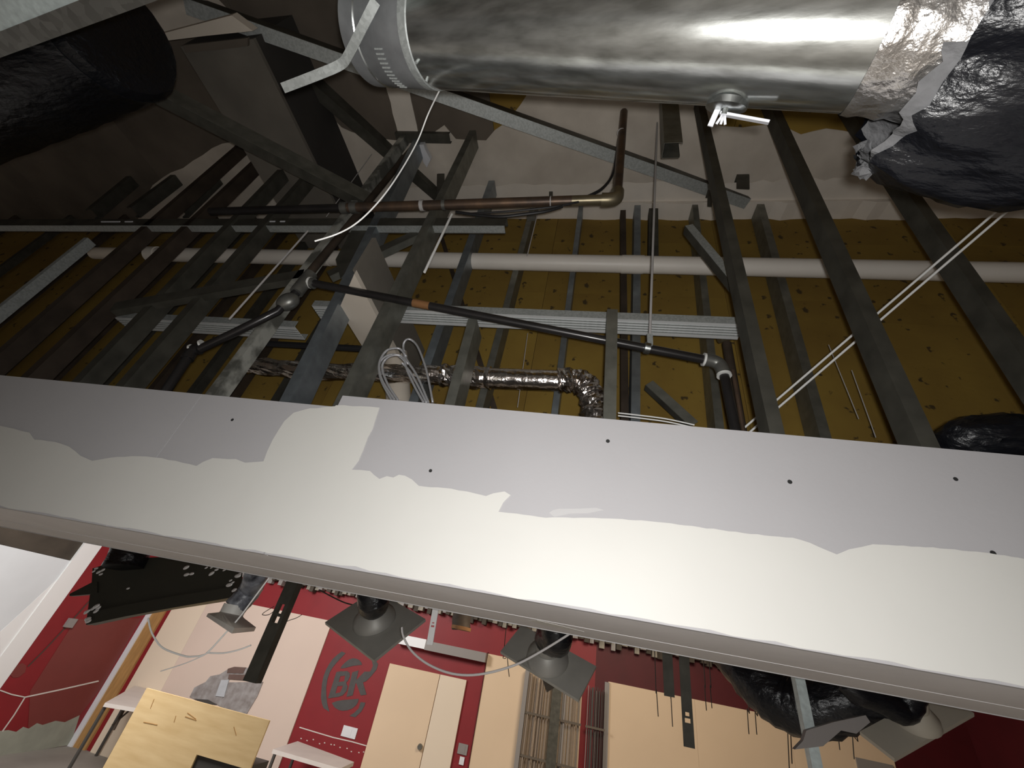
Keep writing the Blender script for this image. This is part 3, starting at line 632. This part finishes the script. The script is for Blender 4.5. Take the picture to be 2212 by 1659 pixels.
# paired rods at right
for dx, dy, l in ((-5, -5, 'upper of two parallel white rods slanting at right'), (6, 5, 'lower of two parallel white rods slanting at right')):
    a = P(2260+dx, 374+dy, Y=.72); b = P(1600+dx, 940+dy, Y=1.22)
    obj('white_rod', tube(B(), [a, b], .0034, 8), 'wire_white', None, l, 'rod', smooth=True)
for (x0, y0), (x1, y1), Y, r, m, l in (((976, 463), (917, 588), .84, .0045, 'wire_white', 'short pale threaded rod hanging below the bronze pipe'),
        ((1038, 252), (944, 430), 1.1, .0035, 'bronze_bright', 'thin brown rod in front of the yellow ceiling patch'),
        ((1160, 466), (1139, 552), 1.12, .0025, 'wire_grey', 'thin wire hanging under the sagging cables'),
        ((665, 499), (495, 690), .86, .0034, 'wire_grey', 'thin grey rod slanting below the strut at left'),
        ((803, 333), (705, 468), 1.0, .002, 'wire_grey', 'fine wire left of the white curved wire')):
    obj('thin_rod', tube(B(), [P(x0, y0, Y=Y), P(x1, y1, Y=Y)], r, 8), m, None, l, 'rod', smooth=True)
obj('rod_clip', box(B(), tuple(P(1148, 470, Y=1.1)-Vector((.02, .01, .012))), tuple(P(1148, 470, Y=1.1)+Vector((.02, .01, .012)))), 'fitting', None, 'small dark clip at the strut end', 'clip')
wire('long white wire curling down from the round duct', [P(x, y, Y=yy) for x, y, yy in ((953, 188, .325), (925, 246, .39), (904, 300, .43), (875, 354, .45), (839, 409, .46), (803, 452, .47), (766, 485, .48), (727, 506, .48), (680, 521, .48))], .0017, 'wire_white')
# coiled armored cable
cc = thing('armored_cable', 'coil of silver armored cable standing on the bulkhead top', 'cable', P(880, 862, Y=1.0))
def loop(pts, Y): return [P(x, y, Y=Y) for x, y in pts]
for L in ([(855, 868), (828, 825), (822, 790), (838, 762), (865, 758), (880, 775)], [(848, 868), (824, 822), (820, 788), (836, 770), (858, 768), (876, 782)], [(862, 868), (838, 830), (828, 795), (842, 775), (866, 772), (884, 790)],
          [(925, 868), (900, 810), (875, 770), (871, 742), (882, 731), (900, 745), (918, 790), (928, 835), (934, 868)], [(914, 868), (893, 830), (876, 790), (872, 755)], [(920, 868), (902, 832), (884, 800), (868, 782)]):
    q_ = smoothpath(loop(L, 1.0), 26); dy_ = random.uniform(-.012, .012)
    obj('cable_loop', tube(B(), [p+Vector((0, dy_, 0)) for p in q_], [.0036*(1.14 if i % 2 else .9) for i in range(len(q_))], 8), 'armored', cc, smooth=True)
# foil duct
fy = 1.16
fd = thing('foil_duct', 'crinkled silver foil duct low behind the studs with elbow', 'duct', P(1290, 900, Y=fy))
def foil(name, pts, r, jit=.16):
    s = smoothpath(pts, 8); return obj(name, tube(B(), s, [r*(1+.07*math.sin(i*1.3)) for i in range(len(s))], 20, jitter=jit), 'foil', fd)
foil('foil_sleeve', [P(x, y, Y=fy) for x, y in ((520, 787), (600, 795), (700, 803), (820, 806), (960, 810))], .034)
obj('rigid_section', tube(B(), [P(1055, 817, Y=fy), P(1215, 823, Y=fy)], .038, 24), 'foil', fd, smooth=True)
foil('foil_sleeve', [P(x, y, Y=fy) for x, y in ((955, 810), (1000, 814), (1060, 817))], .041)
foil('foil_elbow', [P(x, y, Y=fy) for x, y in ((1205, 822), (1240, 822), (1268, 835), (1280, 865), (1284, 905), (1285, 950))], .043, .22)
# bundle of wires low
for k_ in range(2):
    wire(('upper thin white wire low behind the hanger studs', 'lower thin white wire low behind the hanger studs')[k_], [P(x, y+k_*6, Y=1.1) for x, y in ((1335, 892), (1380, 897), (1440, 905), (1500, 918))], .0022, 'wire_white')
for x0, y0, x1, y1, l in ((1790, 745, 1855, 905, 'fine hanging wire between the front studs at right'), (1840, 800, 1892, 945, 'fine beaded wire between the front studs at right'), (1140, 720, 1118, 880, 'fine wire hanging over the foil duct')):
    obj('fine_wire', tube(B(), [P(x0, y0, Y=1.25), P(x1, y1, Y=1.25)], .0014, 6), 'wire_grey', None, l, 'wire')
# plastic lump bottom right of the plenum
bmq = B(); bmesh.ops.create_icosphere(bmq, subdivisions=4, radius=1, matrix=Matrix.Translation(P(2165, 960, Y=1.02))@Matrix.Diagonal((.14, .09, .07, 1)))
for v in bmq.verts: v.co += Vector((random.uniform(-1, 1), random.uniform(-1, 1), random.uniform(-1, 1)))*.004
obj('plastic_bundle', bmq, 'black_plastic', None, 'dark plastic wrapped bundle at the right end of the bulkhead top', 'bundle', smooth=True)

# =====================================================================================
# BACK ROOM
# =====================================================================================
bx = lambda x, y: P(x, y, Y=BY)
tn = lambda o, Y: o
# corrugated deck edge above the red wall
z0 = bx(760, 1290).z
dk = thing('corrugated_deck', 'corrugated metal deck edge along the top of the far wall', 'deck', (0, BY-.1, z0))
x = LX+.3; i = 0
while x < 4.6:
    wdt = .07+.03*random.random()
    obj('rib', box(B(), (x, BY-.12-.05*(i % 2), z0+random.uniform(-.06, .05)), (x+wdt, BY-.02, z0+.62)), ('deck_metal', 'brown_dark', 'plate_grey', 'brown_dark')[random.randrange(4)], dk)
    x += wdt+.012; i += 1
# boards on the far wall
def wboard(lab, xa, xb, za, zb, m, name='wall_board', d=.03, cat='board'):
    return obj(name, box(B(), (xa, BY-d, za), (xb, BY-.001, zb)), m, None, lab, cat)
t3 = t1+.36+.12
p1 = thing('wall_board', 'wide pinkish beige board left of the red logo wall', 'board', (-6.5, BY-.03, FZ))
xm = bx(460, 1292).x-.35
obj('panel', box(B(), (t3, BY-.03, FZ), (t3+.75, BY-.001, .075)), 'board_light', p1)
obj('panel', box(B(), (t3+.752, BY-.03, FZ), (bx(718, 1345).x, BY-.001, .085)), 'pink_board', p1)
dr_ = thing('double_door', 'beige double door with small knob right of the logo', 'door', (-2.5, BY-.04, FZ))
xa, xb, xsm = bx(844, 1433).x, bx(1009, 1468).x, bx(952, 1457).x
ztp = bx(844, 1433).z
d1 = obj('door_leaf', box(B(), (xa, BY-.045, FZ+.01), (xsm-.006, BY-.001, ztp)), 'beige_board', dr_)
d2_ = obj('door_leaf', box(B(), (xsm+.006, BY-.045, FZ+.01), (xb, BY-.001, ztp)), 'board_light', dr_)
kn = bx(910, 1612)
bmq = tube(B(), [Vector((kn.x, BY-.045, kn.z)), Vector((kn.x, BY-.07, kn.z)), Vector((kn.x, BY-.08, kn.z)), Vector((kn.x, BY-.12, kn.z))], [.02, .02, .045, .03], 14)
obj('knob', bmq, 'fitting', d1, smooth=True)
x2 = bx(1257, 1502).x
wboard('beige board behind the left rod bundle', bx(1055, 1412).x, x2, FZ, bx(1055, 1412).z, 'beige_board')
p3 = thing('wall_board', 'largest beige board under the hanging straps at right', 'board', (3, BY-.03, FZ))
xa3, xb3 = bx(1314, 1472).x, bx(1928, 1640).x
for i in range(3):
    obj('panel', box(B(), (xa3+(xb3-xa3)*i/3+.001, BY-.03, FZ), (xa3+(xb3-xa3)*(i+1)/3-.001, BY-.001, bx(1314, 1472).z)), 'beige_board', p3)
obj('trim_4', box(B(), (x2+.38, BY-.06, FZ), (x2+.46, BY, .02)), 'plate_grey', kind='structure')
obj('trim_5', box(B(), (bx(1045, 1480).x-.02, BY-.05, FZ), (bx(1055, 1412).x-.005, BY, .1)), 'red_paint_shaded', kind='structure')
q = bx(1893, 1650)
obj('vent_panel', box(B(), (q.x-.3, BY-.06, FZ), (xb3-.05, BY-.031, bx(1893, 1645).z)), 'plate_grey', None, 'grey panel low at the right end of the largest board', 'panel')
# logo painted on the red wall
lg = thing('wall_logo', 'round grey burger logo reading BK on the red wall', 'logo', bx(760, 1480))
def L5(pts): return [P(650+x/5.53, 1250+y/5.53, Y=BY-.002) for x, y in pts]
def lpart(name, pts, t=.004): obj(name, poly(B(), L5(pts), (0, -t, 0)), 'logo_grey', lg)
lpart('ring', [(490, 870), (440, 905), (380, 960), (335, 1025), (300, 1090), (270, 1170), (252, 1260), (240, 1420), (252, 1490), (270, 1545), (340, 1590), (335, 1565), (315, 1490), (305, 1400), (303, 1300), (318, 1200), (345, 1120), (385, 1055), (430, 1000), (535, 890)])
lpart('ring', [(850, 985), (900, 985), (922, 1020), (905, 1085), (840, 1165), (780, 1225), (700, 1255), (690, 1225), (760, 1165), (835, 1100), (862, 1040)])
lpart('ring', [(770, 1480), (760, 1520), (720, 1590), (650, 1655), (580, 1640), (640, 1600), (690, 1550), (715, 1475)])
lpart('bun', [(470, 1072), (490, 1040), (530, 1000), (570, 968), (620, 950), (670, 958), (700, 975), (725, 1005), (730, 1030), (620, 1042), (520, 1070)])
lpart('bun', [(370, 1485), (430, 1462), (500, 1450), (690, 1435), (685, 1470), (660, 1512), (615, 1550), (560, 1572), (500, 1578), (450, 1568), (400, 1535)])
b_ = B()
for q_, t_ in (([(425, 1115), (490, 1103), (400, 1415), (325, 1425)], .004), ([(440, 1112), (560, 1103), (556, 1155), (470, 1165)], .0042), ([(540, 1105), (580, 1120), (588, 1165), (560, 1225), (515, 1250), (525, 1180)], .0044), ([(420, 1238), (545, 1222), (545, 1275), (410, 1288)], .0046), ([(520, 1240), (560, 1280), (548, 1340), (500, 1395), (440, 1412), (480, 1340)], .0048), ([(340, 1385), (475, 1358), (460, 1410), (330, 1430)], .005)):
    poly(b_, L5(q_), (0, -t_, 0))
obj('letter_b', b_, 'logo_grey', lg)
b_ = B()
for q_, t_ in (([(615, 1118), (690, 1095), (620, 1395), (545, 1412)], .004), ([(640, 1235), (760, 1110), (840, 1110), (690, 1270)], .0042), ([(660, 1240), (735, 1215), (785, 1385), (715, 1395)], .0044)):
    poly(b_, L5(q_), (0, -t_, 0))
obj('letter_k', b_, 'logo_grey', lg)
# plates and marks on the red wall
def wplate(lab, x0, y0, x1, y1, m):
    a = bx(x0, y0); b = bx(x1, y1); t = thing('wall_plate', lab, 'plate', ((a.x+b.x)/2, BY-.02, min(a.z, b.z)))
    obj('cover', box(B(), (min(a.x, b.x), BY-.02, min(a.z, b.z)), (max(a.x, b.x), BY-.001, max(a.z, b.z))), m, t)
    cx, cz = (a.x+b.x)/2, (a.z+b.z)/2
    obj('insert', box(B(), (cx-.04, BY-.024, cz-.05), (cx+.04, BY-.019, cz+.05)), m, t); return t
wplate('white square cover plate on the red wall under the logo', 744, 1566, 767, 1597, 'plate_white')
wplate('grey cover plate right of the double door', 992, 1604, 1008, 1632, 'plate_grey')
wplate('tiny pale plate below the grey one by the door', 995, 1638, 1001, 1648, 'plate_white')
fs = setting('wall_marks', (0, BY, FZ))
for a in ([(647, 1571), (680, 1581), (720, 1593), (760, 1602)], [(760, 1602), (795, 1612)]): scrape(a, 1.2, lambda x, y: P(x, y, Y=BY-.001), fs, 'table_white', (0, -.003, 0))
for i in range(12):
    x, y = 652+i*12+random.uniform(-3, 3), 1588+i*3.2+random.uniform(-2, 8)
    obj('paint_chip', poly(B(), [P(x+dx, y+dy, Y=BY-.001) for dx, dy in ((0, 0), (2.5, .6), (2.2, 3), (-.4, 2.4))], (0, -.003, 0)), 'table_white', fs)
# lintel above the door, its lit end painted white
lb = thing('lintel_box', 'boxed lintel above the double door with a white lit end', 'lintel', bx(960, 1400))
YB = 8.8
a = P(855, 1392, Y=YB); b = P(916, 1402, Y=YB); c = P(1047, 1430, Y=YB); za = P(872, 1373, Y=YB).z; 
obj('white_end', box(B(), (a.x, YB, b.z), (b.x, BY-.001, P(919, 1381, Y=YB).z)), 'lit_white', lb)
obj('grey_run', box(B(), (b.x+.002, YB, P(1047, 1431, Y=YB).z), (c.x, BY-.001, P(1048, 1410, Y=YB).z)), 'plate_grey', lb)
# torn paper on the pink board
tp_ = thing('torn_paper', 'grey torn poster remnants on the pinkish board behind the hanging stud', 'poster', P(490, 1500, Y=BY-.05))
C8 = lambda pts: [P(150+x/4.916, 1420+y/4.916, Y=BY-.034) for x, y in pts]
for pts, m, t in (([(1280, 420), (1330, 320), (1450, 260), (1500, 200), (1600, 180), (1680, 130), (1760, 100), (2010, 120), (2030, 180), (1720, 190), (1690, 260), (1640, 420), (1560, 500), (1400, 470)], 'paper_grey', .01), ([(1700, 180), (2020, 190), (2050, 240), (1960, 250), (1690, 230)], 'paper_brown', .02), ([(1620, 240), (1700, 240), (1650, 420), (1560, 410)], 'paper_blue', .025), ([(1700, 265), (2060, 260), (2000, 410), (1880, 610), (1640, 540), (1560, 490), (1650, 420)], 'paper_grey', .015), ([(1330, 440), (1480, 450), (1570, 500), (1450, 495)], 'dark_trim', .02), ([(1690, 120), (1760, 100), (1880, 108), (1850, 170), (1680, 165)], 'paper_brown', .022)):
    obj('paper_scrap', poly(B(), C8(pts), (0, -t, 0)), m, tp_)
# free-standing plywood sheet
PYW = 4.6
pa = P(318, 1484, Y=PYW); pb = P(581, 1559, Y=PYW); pw = thing('plywood_sheet', 'tan plywood sheet with a square dark cut-out standing on the floor', 'plywood', ((pa.x+pb.x)/2, PYW, FZ))
ha = P(425, 1630, Y=PYW); hb = P(532, 1659, Y=PYW)
zt = (pa.z+pb.z)/2; zh = ha.z; zlow = zh-.35
bmq = B()
box(bmq, (pa.x, PYW, zh), (pb.x, PYW+.018, zt)); box(bmq, (pa.x, PYW, zlow), (ha.x, PYW+.018, zh)); box(bmq, (hb.x, PYW, zlow), (pb.x, PYW+.018, zh)); box(bmq, (pa.x, PYW, FZ), (pb.x, PYW+.018, zlow))
obj('sheet', bmq, 'plywood', pw)
for x, y, x2_, y2_ in ((333, 1510, 325, 1530), (380, 1546, 376, 1560), (405, 1540, 423, 1553), (400, 1548, 424, 1556), (310, 1560, 340, 1566), (505, 1570, 510, 1588)):
    obj('pencil_mark', bar(B(), P(x, y, Y=PYW-.001), P(x2_, y2_, Y=PYW-.001), (0, 0, 1), .006, .002), 'wood_strip', pw)
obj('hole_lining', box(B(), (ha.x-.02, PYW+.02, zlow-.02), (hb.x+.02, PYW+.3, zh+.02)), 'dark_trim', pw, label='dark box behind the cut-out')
# tables
def table(lab, pts, ztop, m='table_white', legz=FZ, name='work_table'):
    t = thing(name, lab, 'table', Vector((sum(p.x for p in pts)/len(pts), sum(p.y for p in pts)/len(pts), legz)))
    obj('tabletop', poly(B(), pts, (0, 0, -.05)), m, t)
    for p in pts[:4]:
        c = Vector((t.location.x, t.location.y, 0)); q = Vector((p.x, p.y, 0)); q = q+(c-q)*.08
        obj('leg', bar(B(), (q.x, q.y, ztop-.05), (q.x, q.y, legz), (1, 0, 0), .035, .035), 'dark_trim', t)
    return t
zt1 = P(680, 1628, Y=8.2).z
table('white work table in front of the red logo wall', [P(x, y, Z=zt1) for x, y in ((590, 1618), (643, 1601), (765, 1646), (735, 1660))], zt1)
zt2 = P(268, 1508, Y=7.9).z
t2 = table('pale folding table with thin crossed legs in the far left corner', [P(x, y, Z=zt2) for x, y in ((227, 1518), (292, 1481), (345, 1495), (298, 1530))], zt2)
lq0 = P(273, 1524, Y=P(260, 1510, Z=zt2).y); 
obj('brace', tube(B(), [P(272, 1525, Y=lq0.y-.1), P(245, 1577, Y=lq0.y-.1)], .02, 8), 'stud_brown', t2)
obj('brace', tube(B(), [P(285, 1530, Y=lq0.y-.1), P(243, 1566, Y=lq0.y-.1)], .014, 8), 'stud_brown', t2)
# rod bundles
def bundle(lab, xa, xb, ztop, n, Y, m, seed):
    rnd = random.Random(seed); a = P(*xa, Y=Y).x; b = P(*xb, Y=Y).x
    t = thing('rod_bundle', lab, 'rods', ((a+b)/2, Y, FZ), 'rod bundles against the far wall' if False else None)
    for i in range(n):
        x = a+(b-a)*(i+rnd.uniform(.1, .9))/n; r = rnd.choice((.004, .005, .005, .008, .012))
        bmq = B(); box(bmq, (x-r, Y-r+rnd.uniform(-.04, .04), FZ), (x+r, Y+r, ztop+rnd.uniform(-.06, .02))); obj('rod', bmq, m if rnd.random() < .6 else 'plate_grey', t)
    for z in (ztop-.55, ztop-1.1, ztop-1.65, ztop-2.2):
        obj('tie', box(B(), (a-.01, Y-.06, z), (b+.01, Y-.05, z+.03)), 'dust_brown', t)
    return t
zr_ = bx(1140, 1455).z
bundle('bundle of thin upright rods left of the dark post', (1140, 1500), (1190, 1512), zr_, 17, BY-.12, 'rod_brown', 3)
bundle('bundle of thin upright rods right of the dark post', (1213, 1516), (1256, 1520), zr_, 13, BY-.12, 'rod_brown', 4)
bundle('dark rods against the dark red strip right of the beige board', (1268, 1520), (1306, 1520), zr_, 13, BY-.12, 'dark_trim', 5)
for lab, x, wd, m in (('dark grey upright post between the rod bundles', 1202, .16, 'stud_dark'), ('slim grey upright post at the left of the rod bundles', 1134, .07, 'plate_grey')):
    c = bx(x, 1512); obj('upright_post', box(B(), (c.x-wd/2, BY-.2, FZ), (c.x+wd/2, BY-.05, zr_+.05)), m, None, lab, 'post')

# hanging straps, studs and wires just beyond the bulkhead
def hang(lab, bt, tp2, Y, wd, m, holes=(), name='hanging_stud', ztop=None, t=.004, cat='stud'):
    p = P(*bt, Y=Y); q = P(*tp2, Y=Y); L0 = (q-p).length*1.6; q = ext(p, q, CZ-.004); k_ = L0/(q-p).length
    holes = [(h0*k_, h1*k_, hw) for h0, h1, hw in holes]
    o = thing(name, lab, cat, p); bmq = plate_with_holes(B(), p, q, (1, 0, 0), wd, t, holes); obj('web', bmq, m, o)
    return o, p, q
o, p, q = hang('dark hanging stud with keyhole slot at left', (538, 1473), (632, 1256), 1.75, .053, 'stud_dark', ((.35, .39, .013), (.41, .47, .011)))
for sg in (-1, 1): obj('flange', bar(B(), p+Vector((sg*.026, .018, 0)), q+Vector((sg*.026, .018, 0)), (1, 0, 0), .003, .036), 'stud_dark', o)
hang('short dark slotted strap hanging over the shaded red wall', (1446, 1505), (1441, 1408), 2.2, .042, 'stud_dark', (), 'hanging_strap', cat='strap')
hang('long dark slotted strap with keyhole hanging before the largest board', (1489, 1615), (1477, 1416), 2.2, .042, 'stud_dark', ((.155, .185, .011), (.20, .225, .008)), 'hanging_strap', cat='strap')
hang('white perforated strap hanging above the lintel', (928, 1393), (942, 1310), 1.6, .022, 'white_paint', ((.28, .31, .006), (.34, .36, .004)), 'hanging_strap', cat='strap')
p = P(1775, 1700, Y=1.75); q = ext(p, P(1729, 1470, Y=1.75), CZ-.004)
obj('hanging_stud', cchan(B(), p, q, (1, 0, 0), (0, 1, 0), .03, .03, .004), 'galv_light', None, 'shiny ribbed stud hanging in front of the black sleeve at right', 'stud')
def pw2(pts, Y): return [P(x, y, Y=Y) for x, y in pts]
wire('white wire looping down left of the dark hanging stud', pw2([(600, 1222), (582, 1247), (550, 1290), (517, 1334), (485, 1370), (452, 1406), (439, 1415), (420, 1418), (398, 1417), (354, 1401), (335, 1380), (325, 1359), (320, 1335)], 1.33), 0.0024, 'wire_white')
wire('white wire tail joining the loop from the right', pw2([(446, 1410), (470, 1411), (488, 1410), (515, 1404), (542, 1394)], 1.33), 0.0022, 'wire_white')
wire('thin white strand pointing left below the loop', pw2([(440, 1416), (400, 1433), (347, 1450)], 1.33), 0.0014, 'wire_white')
wire('grey wire hanging in a curve between the two diffusers', pw2([(868, 1355), (871, 1374), (889, 1406), (925, 1435), (976, 1455), (1034, 1457), (1106, 1439), (1164, 1410), (1229, 1370), (1240, 1360)], 1.34), .003, 'wire_grey')
wire('dark wire curling right of the dark hanging stud', pw2([(596, 1368), (615, 1345), (640, 1335), (652, 1328)], 2.6), .002, 'wire_dark')
wire('dark wire loop left of the dark hanging stud', pw2([(592, 1310), (572, 1322), (567, 1328), (580, 1328), (595, 1318)], 2.6), .002, 'wire_dark')
wire('dark cable sagging along the top of the red wall', pw2([(690, 1274), (715, 1288), (745, 1302), (770, 1308)], 3.5), .005, 'wire_dark')
for i, (x, y0, y1) in enumerate(((1419, 1490, 1548), (1450, 1500, 1570), (1523, 1480, 1535), (1535, 1480, 1530), (1615, 1530, 1586), (1632, 1535, 1587), (1702, 1570, 1660), (1708, 1560, 1650), (1811, 1580, 1620), (1842, 1585, 1640), (1097, 1420, 1462))):
    wire(ORD[i]+' fine dark wire from the left before the largest board' if x > 1300 else 'fine dark wire hanging before the narrow beige board', [Vector((P(x-4, y0-60, Y=4.0).x, 4.0, CZ-.002))]+pw2([(x-4, y0-60), (x-1, y0), (x+3, y1)], 4.0), .0035, 'wire_dark', 'fine_wire', 'wire', 5, 'fine wires before the largest board' if x > 1300 else None, 3)
# ceiling diffusers lying tilted
def solve_square(Lp, Rp, Bp, Y):
    a = P(*Lp, Y=Y); b = P(*Rp, Y=Y); c = (a+b)/2; h = (b-a).length/2; best = None
    for i in range(400):
        y = Y*(1-.35*i/400); q = P(*Bp, Y=y); e = abs((q-c).length-h)
        if best is None or e < best[0]: best = (e, q)
    q = best[1]; d = (q-c); ab = (b-a).normalized(); d = (d-ab*d.dot(ab)*.5); return a, b, q, 2*c-q, c
def diffuser(lab, Lp, Rp, Bp, Y, m, flexpx, rneck=.3, fr=.13, mflex='black_plastic', neck='diffuser_neck'):
    a, b, q, tq, c = solve_square(Lp, Rp, Bp, Y)
    n = (b-a).cross(q-tq).normalized()
    if n.dot(c) > 0: n = -n                     # towards the camera side
    t = thing('ceiling_diffuser', lab, 'diffuser', c)
    obj('plate', poly(B(), [a, tq, b, q], n*-.012), m, t)
    h = (b-a).length/2*rneck*1.6
    obj('dish', tube(B(), [c+n*.001, c+n*.02, c+n*.05], [h*1.25, h*1.2, h*.75], 28), neck, t, smooth=True)
    obj('neck', tube(B(), [c+n*.03, c+n*.12], h*.72, 24), neck, t, smooth=True)
    pts = [c+n*.10]+[P(x, y, Y=yy) for x, y, yy in flexpx]
    z_ = pts[-1].z; s = smoothpath(pts, 6)
    for z2 in (z_+.1, z_+.4, z_+.9, CZ-.02): s.append(Vector((s[-1].x, s[-1].y, z2)))
    f = thing('flexible_duct', 'black flexible duct feeding the '+lab, 'duct', s[-1])
    obj('sleeve', tube(B(), s, [h*.78*(1+.06*(i % 2)) for i in range(len(s))], 22, jitter=.05), mflex, f, smooth=True)
    return t
diffuser('grey diamond shaped diffuser left of the white strap', (702, 1344), (919, 1337), (808, 1426), 1.95, 'diffuser_back', [(808, 1300, 1.72), (800, 1260, 1.7)], .2)
diffuser('tilted grey diffuser plate beside the rod bundles', (1081, 1407), (1288, 1439), (1250, 1512), 1.95, 'diffuser_back', [(1205, 1380, 1.75), (1195, 1340, 1.72)], .22)
wzl = P(501, 1341, Y=1.62).z
wd = thing('ceiling_diffuser', 'small white flared diffuser with mottled black sleeve beside the black wrapped box', 'diffuser', P(501, 1341, Z=wzl))
ca = P(449, 1325, Z=wzl); cb_ = P(506, 1357, Z=wzl); cc_ = P(553, 1355, Z=wzl); cd = ca+cc_-cb_; cm = (ca+cc_)/2
bmq = B(); n_ = 24; ring = [cm+Vector((.043*math.cos(2*math.pi*i/n_), .043*math.sin(2*math.pi*i/n_), .02)) for i in range(n_)]
sq = []
crn = [ca, cb_, cc_, cd]
for i in range(4):
    for j in range(6): sq.append(crn[i]+(crn[(i+1) % 4]-crn[i])*(j/6))
an = lambda p: math.atan2(p.y-cm.y, p.x-cm.x)
sq.sort(key=an); ring.sort(key=an)
va = [bmq.verts.new(p) for p in sq]; vb = [bmq.verts.new(p) for p in ring]; vc = [bmq.verts.new(p-Vector((0, 0, .012))) for p in sq]
for i in range(n_):
    j = (i+1) % n_
    bmq.faces.new((va[i], va[j], vb[j], vb[i])); bmq.faces.new((va[i], va[j], vc[j], vc[i]))
bmq.faces.new(vc)
obj('flared_plate', bmq, 'diffuser_white', wd)
obj('neck', tube(B(), [cm+Vector((0, 0, .018)), cm+Vector((0, 0, .05))], .043, 24), 'diffuser_white', wd, smooth=True)
s = smoothpath([cm+Vector((0, 0, .04)), cm+Vector((.021, .012, .113)), P(556, 1235, Y=1.63), P(585, 1180, Y=1.64)], 6)
for z2 in (.5, 1.0, CZ-.02): s.append(Vector((s[-1].x, s[-1].y, z2)))
obj('flexible_duct', tube(B(), s, [.042*(1+.05*(i % 2)) for i in range(len(s))], 22, jitter=.04), 'flex_mottled', None, 'mottled black sleeve rising from the small white diffuser', 'duct', smooth=True)
diffuser('large tan diffuser at the lower right', (1857, 1580), (2104, 1540), (1932, 1638), 1.75, 'diffuser_tan', [(1950, 1535, 1.7), (1900, 1510, 1.68), (1840, 1490, 1.66)], .16, neck='diffuser_tan')
# black sleeve at right
s = smoothpath([P(x, y, Y=yy) for x, y, yy in ((1575, 1400, 2.1), (1640, 1475, 2.0), (1700, 1520, 1.95), (1765, 1530, 1.9), (1840, 1505, 1.85), (1930, 1490, 1.8))], 6)
obj('flexible_duct', tube(B(), s, [.085*(1+.06*(i % 2)) for i in range(len(s))], 22, jitter=.06), 'black_plastic', None, 'sagging black flexible sleeve behind the shiny ribbed stud', 'duct', smooth=True)
pt = [P(x, y, Y=1.72) for x, y in ((1717, 1619), (1735, 1600), (1742, 1578), (1800, 1560), (1870, 1545), (1880, 1560), (1850, 1585), (1817, 1578), (1778, 1612))]
obj('plastic_flap', poly(B(), pt, (0, .02, 0)), 'plate_grey', None, 'dark grey torn plastic flap below the black sleeve', 'plastic')
pt = [P(x, y, Y=2.6) for x, y in ((1168, 1458), (1202, 1483), (1181, 1496))]
obj('cardboard_scrap', poly(B(), pt, (0, .01, 0)), 'dust_brown', None, 'small brown triangular scrap under the tilted diffuser', 'scrap')
s = [Vector((P(996, 1300, Y=5.0).x, 5.0, CZ-.004)), P(996, 1338, Y=5.0), P(996, 1358, Y=5.0)]
cn = thing('hanging_can', 'small rusty can hanging above the narrow beige board', 'can', s[2])
obj('can_body', tube(B(), s, [.1, .1, .1], 20), 'stud_brown', cn, smooth=True); obj('can_rim', tube(B(), [s[2]-Vector((0, 0, .012)), s[2]+Vector((0, 0, .02))], .108, 20), 'rust', cn, smooth=True)
# black wrapped linear diffuser box at left
Yb = 2.2
bxp = lambda pts, Y: [P(150+x/5.53, 1150+y/5.53, Y=Y) for x, y in pts]
bb = thing('black_wrapped_box', 'black plastic wrapped linear diffuser box hanging at left', 'box', P(340, 1300, Y=Yb))
obj('body', poly(B(), bxp([(275, 430), (440, 380), (900, 330), (960, 300), (1500, 280), (1900, 380), (2000, 420), (1990, 560), (1930, 740), (1905, 790), (1170, 905), (660, 1000), (200, 1100), (215, 960), (245, 740), (265, 600)], Yb), (0, .05, 0)), 'black_wrap', bb)
obj('lower_lip', poly(B(), bxp([(215, 960), (700, 860), (1300, 755), (1935, 650), (1925, 780), (1170, 912), (660, 1005), (198, 1105)], Yb-.02), (0, .02, 0)), 'black_wrap', bb, label='dull dark lower lip')
obj('plastic_tail', poly(B(), bxp([(262, 600), (330, 590), (330, 720), (240, 740), (0, 760), (0, 735)], Yb-.01), (0, .02, 0)), 'black_wrap', bb, label='pointed plastic tail')
s = bxp([(640, 420), (720, 250), (780, 60)], Yb-.06)
obj('duct_stub', tube(B(), smoothpath(s, 4), .092, 20, jitter=.04), 'black_plastic', bb, smooth=True)
for x, y in ((320, 430), (290, 465), (350, 475), (375, 500), (400, 450), (320, 885), (345, 905), (275, 915), (208, 950), (318, 940), (220, 1035), (225, 1060), (700, 670), (1395, 420), (1398, 505), (1460, 495), (1635, 422), (1700, 418), (1757, 445), (1698, 492), (1820, 415), (1850, 450), (1925, 575), (1908, 628), (1968, 690), (1905, 800), (1950, 600), (2010, 520), (2030, 500)):
    p = bxp([(x, y)], Yb-.03)[0]; r = random.uniform(.006, .013)
    bmq = B(); bmesh.ops.create_uvsphere(bmq, u_segments=8, v_segments=6, radius=1, matrix=Matrix.Translation(p)@Matrix.Rotation(random.uniform(-.9, -.3), 4, 'Y')@Matrix.Diagonal((r*1.5, r*.6, r*.8, 1)))
    obj('tape_glint', bmq, 'blob', bb, smooth=True)  # shiny tape dots, their glint put into the near-white colour

# ---- everything was built relative to the eye: lift it onto the floor ----
for o in list(C.objects):
    if o.parent is None and o.type in {'MESH', 'EMPTY'}: o.location.z += FLOOR
